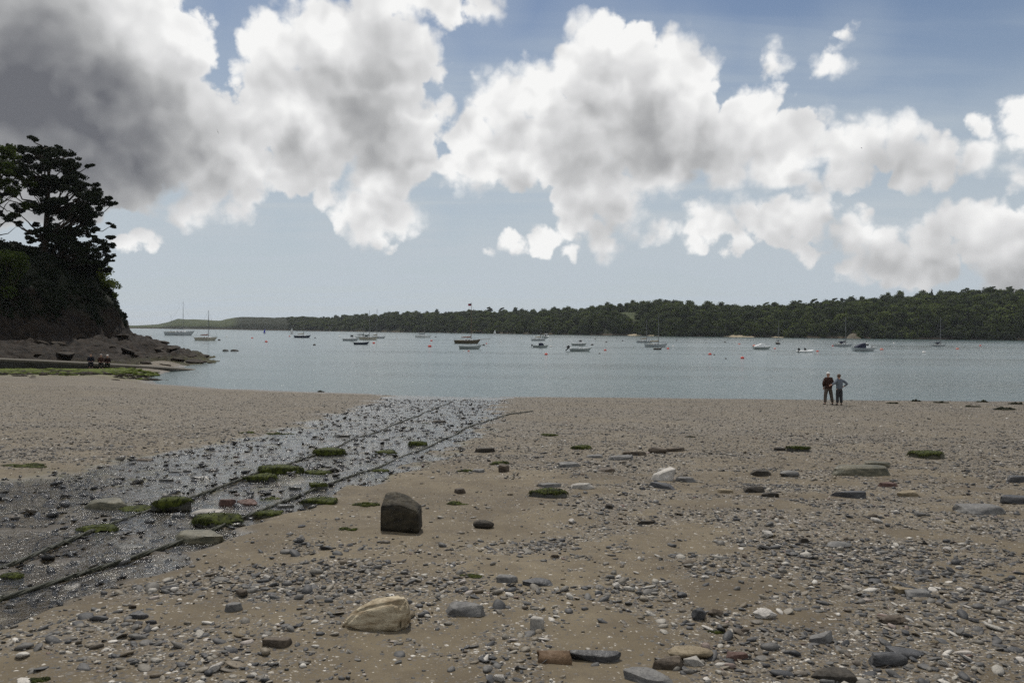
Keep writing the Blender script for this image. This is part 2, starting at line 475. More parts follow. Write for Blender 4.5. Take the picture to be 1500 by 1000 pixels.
def beach_fn(t, p):
    co = world_co(t)
    sh, wet, weed = t.attr('shingle'), t.attr('wet'), t.attr('weed')
    n0 = t.noise(co, 0.55, 5, 0.6)
    n1 = t.noise(co, 5.0, 5, 0.6)
    n2 = t.noise(co, 70.0, 4, 0.7)
    sand = t.mix(t.mr(n0, 0.3, 0.7), (0.094, 0.072, 0.041), (0.155, 0.124, 0.076))
    sand = t.mix(t.mr(n1, 0.42, 0.72, 0.0, 0.5), sand, (0.072, 0.054, 0.032))
    sand = t.mix(t.mr(t.noise(co, 1.6, 5, 0.65), 0.45, 0.7, 0.0, 0.6), sand, (0.064, 0.047, 0.027))
    sand = t.mix(t.mr(n2, 0.5, 0.8, 0.0, 0.55), sand, (0.058, 0.046, 0.032))
    # fine shingle, each cell with its own colour
    warp = t.vec('ADD', co, t.vec('SCALE', t.noise(co, 30, 2, 0.5, out='Color'), scale=0.02))
    cA = t.voronoi(warp, 34.0, 'Color'); dA = t.voronoi(warp, 34.0)
    sepA = t.node('ShaderNodeSeparateColor'); t.link(cA, sepA.inputs[0])
    pal = [(0.0, (0.045, 0.043, 0.042)), (0.3, (0.10, 0.095, 0.086)), (0.55, (0.15, 0.128, 0.10)), (0.75, (0.095, 0.074, 0.052)), (0.88, (0.23, 0.205, 0.165)), (0.95, (0.42, 0.39, 0.34)), (1.0, (0.52, 0.49, 0.44))]
    gcol = t.ramp(sepA.outputs[0], pal)
    keep = t.math('LESS_THAN', sepA.outputs[1], t.math('MULTIPLY', sh, 0.95))
    grav = t.math('MULTIPLY', keep, t.mr(dA, 0.62, 0.40))
    c = t.mix(grav, sand, gcol)
    cB = t.voronoi(warp, 85.0, 'Color'); dB = t.voronoi(warp, 85.0)
    sepB = t.node('ShaderNodeSeparateColor'); t.link(cB, sepB.inputs[0])
    gB = t.math('MULTIPLY', t.math('LESS_THAN', sepB.outputs[1], t.math('ADD', t.math('MULTIPLY', sh, 0.6), 0.12)), t.mr(dB, 0.6, 0.4))
    c = t.mix(t.math('MULTIPLY', gB, 0.85), c, t.ramp(sepB.outputs[0], pal))
    weedn = t.math('MULTIPLY', weed, t.mr(t.noise(co, 2.2, 6, 0.65), 0.42, 0.60))
    c = t.mix(weedn, c, t.mix(n1, (0.035, 0.05, 0.01), (0.15, 0.19, 0.025)))
    c = t.mix(t.math('MULTIPLY', wet, 0.62), c, t.vec('MULTIPLY', c, (0.25, 0.24, 0.23)))
    t.put(p.inputs['Base Color'], c)
    t.put(p.inputs['Roughness'], t.mr(wet, 0.0, 1.0, 0.85, 0.34))
    p.inputs['Specular IOR Level'].default_value = 0.35
    h = t.math('ADD', t.math('MULTIPLY', n1, 0.9), t.math('MULTIPLY', n2, 0.12))
    h = t.math('ADD', h, t.math('MULTIPLY', grav, t.math('SUBTRACT', 0.5, dA)))
    t.put(p.inputs['Normal'], t.bump(h, 0.75, 0.022))
M['beach'] = material('beach_sand', beach_fn)

def sea_fn(t, p):
    co = world_co(t)
    a = t.mapping(co, (0.55, 1.0, 1.0), (0, 0, R(8)))
    big = t.noise(t.mapping(co, (0.012, 0.06, 1.0)), 1.0, 4, 0.55)
    w1 = t.noise(a, 1.7, 4, 0.6, 0.3)
    w2 = t.noise(a, 7.0, 3, 0.6)
    h = t.math('ADD', w1, t.math('MULTIPLY', w2, 0.10))
    t.put(p.inputs['Base Color'], t.mix(big, (0.060, 0.092, 0.090), (0.085, 0.118, 0.113)))
    t.put(p.inputs['Roughness'], t.mr(big, 0.35, 0.65, 0.10, 0.20))
    p.inputs['IOR'].default_value = 1.333
    t.put(p.inputs['Normal'], t.bump(h, t.mr(big, 0.35, 0.65, 0.5, 0.95), 0.16))
M['sea'] = material('sea_water', sea_fn)

def stream_mat():
    m = bpy.data.materials.new('stream_water'); m.use_nodes = True
    t = NT(m.node_tree)
    for nd in list(t.n): t.n.remove(nd)
    co = world_co(t)
    gust = t.mr(t.noise(co, 2.2, 3, 0.6), 0.38, 0.66, 0.12, 0.52)
    h = t.math('ADD', t.math('MULTIPLY', t.noise(co, 9, 2, 0.6, 0.5), 0.9), t.math('MULTIPLY', t.noise(co, 42, 2, 0.55), gust))
    nrm = t.bump(h, 1.0, 0.030)
    fr = t.node('ShaderNodeFresnel'); fr.inputs['IOR'].default_value = 1.34; t.link(nrm, fr.inputs['Normal'])
    tr = t.node('ShaderNodeBsdfTransparent'); tr.inputs[0].default_value = (0.88, 0.86, 0.80, 1)
    gl = t.node('ShaderNodeBsdfGlossy'); gl.inputs['Roughness'].default_value = 0.15; t.link(nrm, gl.inputs['Normal'])
    gl.inputs[0].default_value = (1, 1, 1, 1)
    mx = t.node('ShaderNodeMixShader'); t.link(fr.outputs[0], mx.inputs[0]); t.link(tr.outputs[0], mx.inputs[1]); t.link(gl.outputs[0], mx.inputs[2])
    o = t.node('ShaderNodeOutputMaterial'); t.link(mx.outputs[0], o.inputs[0])
    return m
M['stream'] = stream_mat()

def cliff_fn(t, p):
    co = world_co(t)
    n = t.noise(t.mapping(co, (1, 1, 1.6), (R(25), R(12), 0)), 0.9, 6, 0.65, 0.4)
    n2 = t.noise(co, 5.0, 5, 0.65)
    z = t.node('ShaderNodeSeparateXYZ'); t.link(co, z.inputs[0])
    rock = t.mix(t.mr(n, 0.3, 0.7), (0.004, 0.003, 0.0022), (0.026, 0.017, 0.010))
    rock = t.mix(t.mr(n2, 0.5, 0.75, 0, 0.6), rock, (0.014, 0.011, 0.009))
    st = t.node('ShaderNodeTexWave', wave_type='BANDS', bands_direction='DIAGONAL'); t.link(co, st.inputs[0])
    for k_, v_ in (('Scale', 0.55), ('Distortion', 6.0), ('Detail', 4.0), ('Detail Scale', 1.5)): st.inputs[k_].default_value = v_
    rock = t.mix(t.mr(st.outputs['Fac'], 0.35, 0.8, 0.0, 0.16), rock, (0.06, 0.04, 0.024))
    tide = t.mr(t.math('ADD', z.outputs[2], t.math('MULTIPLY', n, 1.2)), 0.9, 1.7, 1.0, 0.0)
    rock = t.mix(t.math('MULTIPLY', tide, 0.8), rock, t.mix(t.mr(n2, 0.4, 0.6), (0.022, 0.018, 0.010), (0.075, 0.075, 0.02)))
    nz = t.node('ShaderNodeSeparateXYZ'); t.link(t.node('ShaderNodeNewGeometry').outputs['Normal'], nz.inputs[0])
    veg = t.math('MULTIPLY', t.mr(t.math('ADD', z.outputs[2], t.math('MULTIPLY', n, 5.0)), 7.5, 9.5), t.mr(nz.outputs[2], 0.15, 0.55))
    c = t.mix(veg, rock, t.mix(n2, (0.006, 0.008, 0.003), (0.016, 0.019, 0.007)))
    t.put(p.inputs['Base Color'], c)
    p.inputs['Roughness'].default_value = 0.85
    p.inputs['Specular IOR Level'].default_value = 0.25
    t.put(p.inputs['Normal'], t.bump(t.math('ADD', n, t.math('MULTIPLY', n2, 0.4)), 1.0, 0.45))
M['cliff'] = material('cliff_rock', cliff_fn)

def land_fn(t, p):
    co = world_co(t)
    g = t.attr('grass')
    z = t.node('ShaderNodeSeparateXYZ'); t.link(co, z.inputs[0])
    n = t.noise(co, 0.02, 6, 0.6); n2 = t.noise(co, 0.25, 5, 0.65)
    wood = t.mix(n2, (0.010, 0.013, 0.006), (0.022, 0.027, 0.012))
    grass = t.mix(t.mr(n, 0.3, 0.7), (0.032, 0.042, 0.016), (0.055, 0.066, 0.026))
    grass = t.mix(t.mr(n2, 0.45, 0.7, 0.0, 0.6), grass, (0.06, 0.075, 0.03))
    c = t.mix(g, wood, grass)
    shore = t.mr(t.math('ADD', z.outputs[2], t.math('MULTIPLY', n2, 1.0)), 1.6, 2.3, 1.0, 0.0)
    c = t.mix(shore, c, t.mix(n2, (0.03, 0.022, 0.016), (0.09, 0.07, 0.045)))
    t.put(p.inputs['Base Color'], c)
    p.inputs['Roughness'].default_value = 0.95
    p.inputs['Specular IOR Level'].default_value = 0.1
M['land'] = material('far_land', land_fn)

def leaf_fn(c1, c2, sub=0.25):
    def fn(t, p):
        rnd = t.node('ShaderNodeObjectInfo').outputs['Random']
        g = t.node('ShaderNodeNewGeometry')
        v = t.math('ADD', t.math('MULTIPLY', t.math('POWER', rnd, 1.6), 0.75), t.math('MULTIPLY', g.outputs['Random Per Island'], 0.25))
        c = t.mix(v, c1, c2)
        t.put(p.inputs['Base Color'], c)
        p.inputs['Roughness'].default_value = 0.8
        p.inputs['Specular IOR Level'].default_value = 0.06
        out = t.n['Material Output']
        tl = t.node('ShaderNodeBsdfTranslucent'); t.put(tl.inputs[0], c)
        mx = t.node('ShaderNodeMixShader'); mx.inputs[0].default_value = sub
        t.link(p.outputs[0], mx.inputs[1]); t.link(tl.outputs[0], mx.inputs[2]); t.link(mx.outputs[0], out.inputs[0])
    return fn
M['pine_leaf'] = material('pine_needles', leaf_fn((0.007, 0.011, 0.006), (0.018, 0.024, 0.010), 0.08))
M['broad_leaf'] = material('broad_leaves', leaf_fn((0.030, 0.046, 0.010), (0.105, 0.13, 0.028), 0.4))
M['wood_leaf'] = material('woodland_leaves', leaf_fn((0.015, 0.026, 0.008), (0.115, 0.145, 0.034), 0.25))
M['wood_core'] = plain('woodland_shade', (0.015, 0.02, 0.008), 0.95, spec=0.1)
M['bark'] = plain('bark', (0.035, 0.026, 0.018), 0.9, 0.3, 3.0, 0.15, bump=0.8)

# ------------------------------------------------------------------ the beach
WL = np.array([(-120, 150), (-60, 135), (-48, 118), (-40, 100), (-33, 78), (-30, 64), (-25.8, 57.5), (-19, 53.5), (-12, 51.2), (0, 49.4), (25, 49.2), (60, 49.6), (140, 53), (500, 60)], float)
def waterline(X): return np.interp(X, WL[:, 0], WL[:, 1])
SL = 0.0527
def beach_base(X, Y):
    X = np.asarray(X, float); Y = np.asarray(Y, float)
    main = SL * (49.3 - Y)
    near = np.maximum(main, 0) * 0 + main
    left = np.minimum(0.45, 0.05 * (waterline(X) - Y))
    z = np.where(Y < 40, near, np.maximum(main, left))
    k = sstep(38, 46, Y)
    z = near * (1 - k) + np.maximum(main, left) * k
    return np.maximum(z, -1.6)

STREAM_LO = [(-260, 1040), (0, 932), (100, 880), (200, 840), (300, 797), (400, 758), (480, 730), (560, 706), (640, 672), (690, 642), (722, 612), (738, 592), (744, 578)]
STREAM_HI = [(572, 572), (545, 590), (470, 611), (400, 631), (300, 651), (200, 667), (100, 690), (0, 706), (-260, 752)]
def on_beach(px, py):
    d = ray(px, py); z = 1.0
    for _ in range(30):
        P = CAM + d * ((z - CAM.z) / d.z)
        z = 0.5 * z + 0.5 * float(beach_base(P.x, P.y))
    return CAM + d * ((z - CAM.z) / d.z)
STREAM = np.array([on_beach(*p)[:2] for p in STREAM_LO + STREAM_HI])

def poly_sdf(X, Y, P):
    """positive inside"""
    X = np.asarray(X, float); Y = np.asarray(Y, float)
    d = np.full(X.shape, 1e9); ins = np.zeros(X.shape, bool)
    n = len(P)
    for i in range(n):
        ax, ay = P[i]; bx, by = P[(i + 1) % n]
        ex, ey = bx - ax, by - ay
        t = np.clip(((X - ax) * ex + (Y - ay) * ey) / (ex * ex + ey * ey + 1e-12), 0, 1)
        d = np.minimum(d, np.hypot(X - ax - t * ex, Y - ay - t * ey))
        c = ((ay > Y) != (by > Y)) & (X < (bx - ax) * (Y - ay) / (by - ay + 1e-12) + ax)
        ins ^= c
    return np.where(ins, d, -d)

def stream_mask(X, Y):
    X = np.asarray(X, float); Y = np.asarray(Y, float)
    s = poly_sdf(X, Y, STREAM)
    w = np.clip(Y * 0.03, 0.15, 0.9)
    s = s + (fbm(X * 1.1, Y * 0.9, 0, 3, 5) - 0.5) * w * 2.6 + (fbm(X * 3.2, Y * 2.6, 0, 4, 6) - 0.5) * w * 2.2
    return sstep(-0.5, 0.5, s / np.maximum(w, 0.3))

def shingle_cover(X, Y):
    """how densely pebbles cover the sand, 0..1"""
    X = np.asarray(X, float); Y = np.asarray(Y, float)
    n = fbm(X * 0.75 + 3, Y * 1.25, 0, 4, 11)
    c = sstep(0.47, 0.64, n)
    c = np.maximum(c, sstep(0.50, 0.58, fbm(X * 2.0, Y * 2.4, 0, 3, 77)) * 0.7)
    c = np.maximum(c, sstep(1.2, 2.6, X - 0.1 * (Y - 4)) * sstep(7.5, 4.5, Y) * (0.45 + 0.55 * sstep(0.35, 0.55, n)))
    far = sstep(13.5, 19, Y + 0.12 * X)
    c = np.maximum(c * (1 - 0.3 * far), far * (0.55 + 0.45 * sstep(0.35, 0.6, fbm(X * 0.25, Y * 0.5, 0, 3, 31))))
    # the smooth sand beside the stream and around the standing stone
    q = poly_sdf(X, Y, STREAM)
    bare = sstep(-1.15, -0.5, q) * sstep(15, 11, Y)
    e1 = ((X + 1.0) / 1.7) ** 2 + ((Y - 9.3) / 2.6) ** 2
    bare = np.maximum(bare, sstep(1.3, 0.6, e1) * 0.95)
    c = np.maximum(c, 0.05 + 0.40 * sstep(10, 17, Y))
    c = c * (1 - 0.94 * bare)
    for ex, ey, rx, ry in ((-2.25, 4.45, 1.0, 0.45), (-1.75, 5.9, 0.9, 0.45), (-1.0, 5.0, 0.5, 0.25)):      # pebble patches in the lower left
        c = np.maximum(c, 0.85 * sstep(1.2, 0.4, np.hypot((X - ex) / rx, (Y - ey) / ry) + (n - 0.5) * 2.5))
    return np.clip(c + 0.02, 0, 1)

def beach_z(X, Y):
    X = np.asarray(X, float); Y = np.asarray(Y, float)
    z = beach_base(X, Y)
    k = 1 - 0.6 * sstep(20, 45, Y)
    z = z + (fbm(X * 0.35, Y * 0.5, 0, 3, 41) - 0.5) * 0.14 * k
    z = z + (fbm(X * 3.0, Y * 3.0, 0, 4, 43) - 0.5) * 0.045 * k
    m = stream_mask(X, Y)
    return z - m * (0.055 - (fbm(X * 5.5, Y * 4.5, 0, 3, 47) - 0.5) * 0.11)

def gz(x, y): return float(beach_z(np.array([x]), np.array([y]))[0])

def on_ground(px, py):
    d = ray(px, py)
    P = on_beach(px, py)
    for _ in range(6):
        z = gz(P.x, P.y)
        P = CAM + d * ((z - CAM.z) / d.z)
    return P

def build_beach():
    nx, ny = 380, 430
    s = np.linspace(-1, 1, nx)
    xs = 140 * np.sinh(4.6 * s) / math.sinh(4.6)
    t = np.linspace(0, 1, ny)
    ys = 1.5 + (160 - 1.5) * (np.exp(4.2 * t) - 1) / (math.exp(4.2) - 1)
    ys = np.concatenate((np.linspace(-30, 1.2, 24), ys)); ny = len(ys)
    X, Y = np.meshgrid(xs, ys)
    x, y = X.ravel(), Y.ravel()
    z = beach_z(x, y)
    sm = stream_mask(x, y)
    wet = np.maximum(sm, sstep(0.13, 0.02, z))
    weed = np.exp(-(((x + 40) / 10) ** 2 + ((y - 63.5) / 3.8) ** 2)) * 2.2
    weed = np.maximum(weed, sm * 0.35 * sstep(7, 12, y) * sstep(40, 22, y))
    i = np.arange(nx * ny).reshape(ny, nx)
    Fq = np.stack((i[:-1, :-1], i[:-1, 1:], i[1:, 1:], i[1:, :-1]), -1).reshape(-1, 4)
    o = mesh_np('beach', np.stack((x, y, z), 1), Fq, M['beach'], smooth=True,
                attrs={'shingle': shingle_cover(x, y), 'wet': wet, 'weed': np.clip(weed, 0, 1)})
    tag(o, kind='structure')
    # running water of the stream, a film over the lowered bed
    k = sm[Fq].max(1) > 0.05
    k &= (y[Fq].min(1) > 1.2) & (y[Fq].max(1) < 53)
    fs = Fq[k]; u, inv = np.unique(fs, return_inverse=True)
    zz = beach_base(x[u], y[u]) + (fbm(x[u] * 0.35, y[u] * 0.5, 0, 3, 41) - 0.5) * 0.14 * (1 - 0.6 * sstep(20, 45, y[u])) - 0.034
    w = mesh_np('stream', np.stack((x[u], y[u], zz), 1), inv.reshape(-1, 4), M['stream'], smooth=True)
    tag(w, kind='structure')
build_beach()

def build_sea():
    ys = np.concatenate((np.linspace(36, 140, 40), np.geomspace(150, 14000, 40)))
    xs = np.concatenate((-np.geomspace(14000, 100, 24), np.linspace(-90, 90, 37), np.geomspace(100, 14000, 24)))
    X, Y = np.meshgrid(xs, ys); i = np.arange(X.size).reshape(X.shape)
    Fq = np.stack((i[:-1, :-1], i[:-1, 1:], i[1:, 1:], i[1:, :-1]), -1).reshape(-1, 4)
    o = mesh_np('sea', np.stack((X.ravel(), Y.ravel(), np.zeros(X.size)), 1), Fq, M['sea'], smooth=True)
    tag(o, kind='structure')
build_sea()

# ------------------------------------------------------------------ headland on the left: cliff and rock ledges
FOOT = np.array([(60, -61), (72, -57), (80, -53.5), (90, -49.6), (97, -47.0), (104, -50.2), (112, -55.6), (122, -63.5), (140, -81)], float)
OUTER = np.array([(60, -52), (68, -46), (72, -40), (77, -33.5), (82, -35.5), (90, -35.5), (97, -36.0), (101, -39.5), (106, -40.5), (112, -42.5), (117, -46.5), (122, -56), (140, -84)], float)
def headland_z(X, Y):
    xf = np.interp(Y, FOOT[:, 0], FOOT[:, 1]); xo = np.interp(Y, OUTER[:, 0], OUTER[:, 1])
    xf = xf + (fbm(Y * 0.22, X * 0 + 3, 0, 3, 61) - 0.5) * 2.4
    t = (xo - X) / np.maximum(xo - xf, 0.5)
    strata = fbm((X * 0.5 + Y * 0.22), (Y * 0.5 - X * 0.16), 0, 5, 63)
    ridg = 1 - np.abs(2 * fbm(X * 0.35 + 9, Y * 0.12, 0, 4, 65) - 1)
    low = 2.9 * np.clip(t, 0, 1.3) ** 1.25 + (ridg - 0.72) * 1.7 * sstep(-0.1, 0.35, t) + (strata - 0.5) * 0.9 * sstep(-0.05, 0.3, t)
    sv = X * 0.42 + Y * 0.30 + (fbm(X * 0.3, Y * 0.3, 0, 3, 69) - 0.5) * 2.5
    saw = sv - np.floor(sv)
    sv2 = X * 1.1 - Y * 0.5 + (fbm(X * 0.5, Y * 0.5, 0, 3, 70) - 0.5) * 3
    low = low + (saw * 0.42 + (sv2 - np.floor(sv2)) * 0.18 - 0.3) * sstep(0.0, 0.25, t) * sstep(1.25, 0.9, t)
    low = np.where(t < 0, np.maximum(-1.2, t * 6.0 + (strata - 0.55) * 1.4), low)
    low = low - 1.2 * sstep(73.5, 68.5, Y) * sstep(1.0, 0.4, t)
    d = xf - X
    top = 7.3 * np.clip(d / 5.2, 0, 1) ** 0.85 + 0.24 * np.clip(d - 4.3, 0, 30)
    rough = (fbm(X * 0.5, Y * 0.5, 0, 5, 67) - 0.5) * 1.6
    return low + top * sstep(-0.3, 0.5, d) + rough * sstep(0, 2, d) * 0.7
def build_headland():
    xs = np.concatenate((np.linspace(-130, -66, 40, endpoint=False), np.linspace(-66, -28, 150)))
    ys = np.linspace(62, 142, 200)
    X, Y = np.meshgrid(xs, ys); i = np.arange(X.size).reshape(X.shape)
    x, y = X.ravel(), Y.ravel()
    z = headland_z(x, y)
    s = sstep(0.5, 5, z)
    jx = (fbm(y * 0.5, z * 0.6, x * 0.2, 4, 71) - 0.5) * 2.2 * s
    jy = (fbm(x * 0.5, z * 0.6, y * 0.2, 4, 73) - 0.5) * 1.6 * s
    Fq = np.stack((i[:-1, :-1], i[:-1, 1:], i[1:, 1:], i[1:, :-1]), -1).reshape(-1, 4)
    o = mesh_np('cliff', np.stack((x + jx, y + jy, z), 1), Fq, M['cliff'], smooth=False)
    tag(o, kind='structure')
build_headland()

# ------------------------------------------------------------------ far land and its woods
# picture column -> metres to the water's edge, and the row of the skyline of the tree tops
SHORE = np.array([(-400, 1750), (180, 1720), (330, 1500), (440, 1180), (600, 985), (800, 765), (1000, 655), (1200, 598), (1500, 540), (1900, 500), (2600, 470)], float)
SKY_R = np.array([(440, 468), (470, 463), (505, 460), (530, 458), (545, 461), (590, 456), (650, 457), (690, 455), (750, 455), (800, 453), (850, 450), (885, 445), (920, 440), (980, 440), (1020, 444), (1080, 446), (1120, 446), (1180, 444), (1240, 439), (1300, 434), (1350, 428), (1400, 426), (1450, 425), (1500, 425), (1650, 418), (1900, 410), (2600, 400)], float)
SKY_L = np.array([(-400, 470), (100, 476), (190, 476.5), (230, 475.3), (247, 471), (260, 467), (280, 468), (325, 469), (340, 465), (352, 463.5), (400, 464.5), (440, 465), (490, 467), (540, 472)], float)
def hz(px): return 482.9 + (px - 750) * ROLL
def col_dir(px):
    d = ray(px, hz(px)); return d.x / d.y
def build_land(name, cols, skyrow, depth, treeh, grass_fn):
    T = np.concatenate((np.linspace(-0.06, 0, 3), np.linspace(0.01, 1.0, 30), [1.15, 1.4]))
    V, G = [], []
    for px in cols:
        k = col_dir(px); ds = float(np.interp(px, SHORE[:, 0], SHORE[:, 1]))
        dr = ds * depth
        H = (hz(px) - float(np.interp(px, skyrow[:, 0], skyrow[:, 1]))) / F * dr + 4.2 - treeh
        H = max(H, 1.0)
        for t in T:
            y = ds + (dr - ds) * t
            if t <= 0: z = t * 40
            elif t <= 1: z = 1.3 * min(1, t * 30) + (H - 1.3) * (0.30 * min(1, t / 0.12) + 0.70 * t ** 0.85 if t < 1 else 1.0)
            else: z = H - (t - 1) * 20
            V.append((k * y, y, z)); G.append(grass_fn(px, t))
    m = len(T); n = len(cols)
    i = np.arange(m * n).reshape(n, m)
    Fq = np.stack((i[:-1, :-1], i[1:, :-1], i[1:, 1:], i[:-1, 1:]), -1).reshape(-1, 4)
    V = np.array(V)
    V[:, 2] += np.where(V[:, 2] > 0.5, (fbm(V[:, 0] * 0.02, V[:, 1] * 0.02, 0, 4, 81) - 0.5) * 3, 0)
    o = mesh_np(name, V, Fq, M['land'], smooth=True, attrs={'grass': G})
    tag(o, kind='structure')
    return V.reshape(n, m, 3), T
def grass_L(px, t): return float(sstep(352, 338, px)) if t > 0.05 else 0.0
FIELD = lambda px, t: (884 < px < 940 and 0.40 < t < 0.66) or (914 < px < 940 and 0.12 < t < 0.66)
BARE = lambda px, t: (892 < px < 936 and 0.24 < t < 0.62) or (918 < px < 938 and 0.07 < t < 0.62)
cols_R = np.concatenate((np.arange(425, 1500, 5), np.arange(1500, 2600, 25)))
cols_L = np.concatenate((np.arange(-400, 180, 30), np.arange(180, 545, 3)))
VR, TR = build_land('far_shore_hill', cols_R, SKY_R, 1.32, 9.0, lambda px, t: 1.0 if FIELD(px, t) else 0.0)
VL, TL = build_land('distant_headland', cols_L, SKY_L, 1.12, 0.0, grass_L)

def leaf_quads(C, r, n, size, rg, squash=1.0, outward=0.6, fill=0.35):
    """n leaf faces spread through balls at C (k,3) with radius r (k)"""
    C = np.asarray(C, float); r = np.asarray(r, float)
    k = rg.integers(0, len(C), n) if len(C) > 1 else np.zeros(n, int)
    d = rg.normal(size=(n, 3)); d /= np.linalg.norm(d, axis=1)[:, None]
    rad = r[k] * (fill + (1 - fill) * rg.random(n) ** 0.5)
    p = C[k] + d * rad[:, None] * np.array([1, 1, squash])
    nr = d * outward + rg.normal(size=(n, 3)) * (1 - outward) * 0.8
    nr /= np.linalg.norm(nr, axis=1)[:, None]
    a = np.cross(nr, rg.normal(size=(n, 3))); a /= np.linalg.norm(a, axis=1)[:, None]
    b = np.cross(nr, a)
    s = size * (0.6 + 0.8 * rg.random(n))[:, None]
    V = np.stack((p + a * s, p + b * s * 0.6, p - a * s, p - b * s * 0.6), 1).reshape(-1, 3)
    return V, np.arange(4 * n).reshape(n, 4)

def crown_proto(name, seed, rx, h, lumps, pine=False):
    rg = np.random.default_rng(seed)
    C, r = [], []
    for q in range(lumps):
        a = rg.random() * 6.283; u = rg.random()
        if pine:
            z = h * (0.55 + 0.42 * u); rr = rx * (0.25 + 0.65 * rg.random()) * (1.15 - 0.5 * u)
            C.append((math.cos(a) * rr, math.sin(a) * rr, z)); r.append(rx * (0.28 + 0.16 * rg.random()))
        else:
            z = h * (0.06 + 0.74 * u); rr = rx * 0.72 * math.sqrt(max(0.05, 1 - (2 * (u - 0.35)) ** 2)) * (0.5 + 0.5 * rg.random())
            C.append((math.cos(a) * rr, math.sin(a) * rr, z)); r.append(rx * (0.36 + 0.16 * rg.random()))
    V, Fq = leaf_quads(C, r, 1100 if not pine else 800, rx * 0.085, rg, 0.55 if pine else 0.85, 0.55, 0.75)
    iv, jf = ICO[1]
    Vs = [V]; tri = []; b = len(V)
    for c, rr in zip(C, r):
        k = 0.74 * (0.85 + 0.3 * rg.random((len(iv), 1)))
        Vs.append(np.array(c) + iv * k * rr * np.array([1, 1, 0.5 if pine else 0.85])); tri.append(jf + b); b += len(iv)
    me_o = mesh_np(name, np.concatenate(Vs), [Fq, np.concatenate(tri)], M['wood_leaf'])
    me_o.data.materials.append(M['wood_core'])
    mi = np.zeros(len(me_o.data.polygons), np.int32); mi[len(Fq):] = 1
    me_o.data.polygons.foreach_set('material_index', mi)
    return me_o
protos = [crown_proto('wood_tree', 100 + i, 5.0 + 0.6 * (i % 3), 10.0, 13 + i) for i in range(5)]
pine_crown = crown_proto('pine_crown_shape', 200, 4.2, 12.0, 9, True)

def place_woods():
    pts, rot, sc, ix = [], [], [], []
    rg = np.random.default_rng(5)
    def sample(Vg, cols, T, px, t):
        j = np.interp(px, cols, np.arange(len(cols))); i0 = int(min(j, len(cols) - 2)); fj = j - i0
        z = []
        for q in (i0, i0 + 1):
            z.append([np.interp(t, T, Vg[q, :, e]) for e in range(3)])
        return np.array(z[0]) * (1 - fj) + np.array(z[1]) * fj
    n = 0
    while n < 3900:
        px = 430 + rg.random() ** 1.15 * 1350; t = 0.004 + 0.99 * rg.random() ** 1.25
        if BARE(px, t) or (px < 520 and 0.15 < t < 0.5 and rg.random() < 0.35): continue
        if 905 < px < 945 and 0.2 < t < 0.5 and rg.random() < .5: continue
        p = sample(VR, cols_R, TR, px, t)
        s = 0.75 + 0.85 * rg.random() ** 1.6
        if px < 520: s *= 0.8
        if t < 0.04: s *= 0.75
        pts.append(p - np.array([0, 0, 2.2 * s])); rot.append(rg.random() * 6.283); sc.append((s * 1.1, s * 1.1, s * (0.78 + 0.3 * rg.random()))); ix.append(rg.integers(0, 5)); n += 1
    n = 0
    while n < 260:
        px = 425 + rg.random() * 75; t = 0.05 + 0.95 * rg.random()
        p = sample(VL, cols_L, TL, px, t); s = 0.35 + 0.3 * rg.random()
        pts.append(p - np.array([0, 0, 1.0])); rot.append(rg.random() * 6.283); sc.append((s * 2.2, s * 2.2, s * 0.55)); ix.append(rg.integers(0, 5)); n += 1
    me = bpy.data.meshes.new('woodland')
    me.from_pydata([tuple(p) for p in pts], [], [])
    a = me.attributes.new('turn', 'FLOAT', 'POINT'); a.data.foreach_set('value', np.array(rot, np.float32))
    a = me.attributes.new('size', 'FLOAT_VECTOR', 'POINT'); a.data.foreach_set('vector', np.array(sc, np.float32).ravel())
    a = me.attributes.new('which', 'INT', 'POINT'); a.data.foreach_set('value', np.array(ix, np.int32))
    o = new_obj('woodland', me)
    tag(o, 'dense dark green broadleaf wood covering the far shore hills', 'wood', kind='stuff')
    pc = bpy.data.collections.new('wood_shapes')
    for p in protos:
        col.objects.unlink(p); pc.objects.link(p)
    ng = bpy.data.node_groups.new('scatter_wood', 'GeometryNodeTree')
    ng.interface.new_socket('Geometry', in_out='INPUT', socket_type='NodeSocketGeometry')
    ng.interface.new_socket('Geometry', in_out='OUTPUT', socket_type='NodeSocketGeometry')
    N = ng.nodes; L = ng.links.new
    gi, go = N.new('NodeGroupInput'), N.new('NodeGroupOutput')
    ci = N.new('GeometryNodeCollectionInfo'); ci.inputs['Collection'].default_value = pc
    ci.inputs['Separate Children'].default_value = True; ci.inputs['Reset Children'].default_value = True
    iop = N.new('GeometryNodeInstanceOnPoints'); iop.inputs['Pick Instance'].default_value = True
    def named(nm, ty):
        q = N.new('GeometryNodeInputNamedAttribute'); q.data_type = ty; q.inputs[0].default_value = nm
        return [s for s in q.outputs if s.enabled and s.name == 'Attribute'][0]
    cx = N.new('ShaderNodeCombineXYZ'); L(named('turn', 'FLOAT'), cx.inputs[2])
    L(gi.outputs[0], iop.inputs['Points']); L(ci.outputs[0], iop.inputs['Instance'])
    L(named('which', 'INT'), iop.inputs['Instance Index']); L(cx.outputs[0], iop.inputs['Rotation']); L(named('size', 'FLOAT_VECTOR'), iop.inputs['Scale'])
    L(iop.outputs[0], go.inputs[0])
    md = o.modifiers.new('scatter', 'NODES'); md.node_group = ng
    return sample
wood_sample = place_woods()

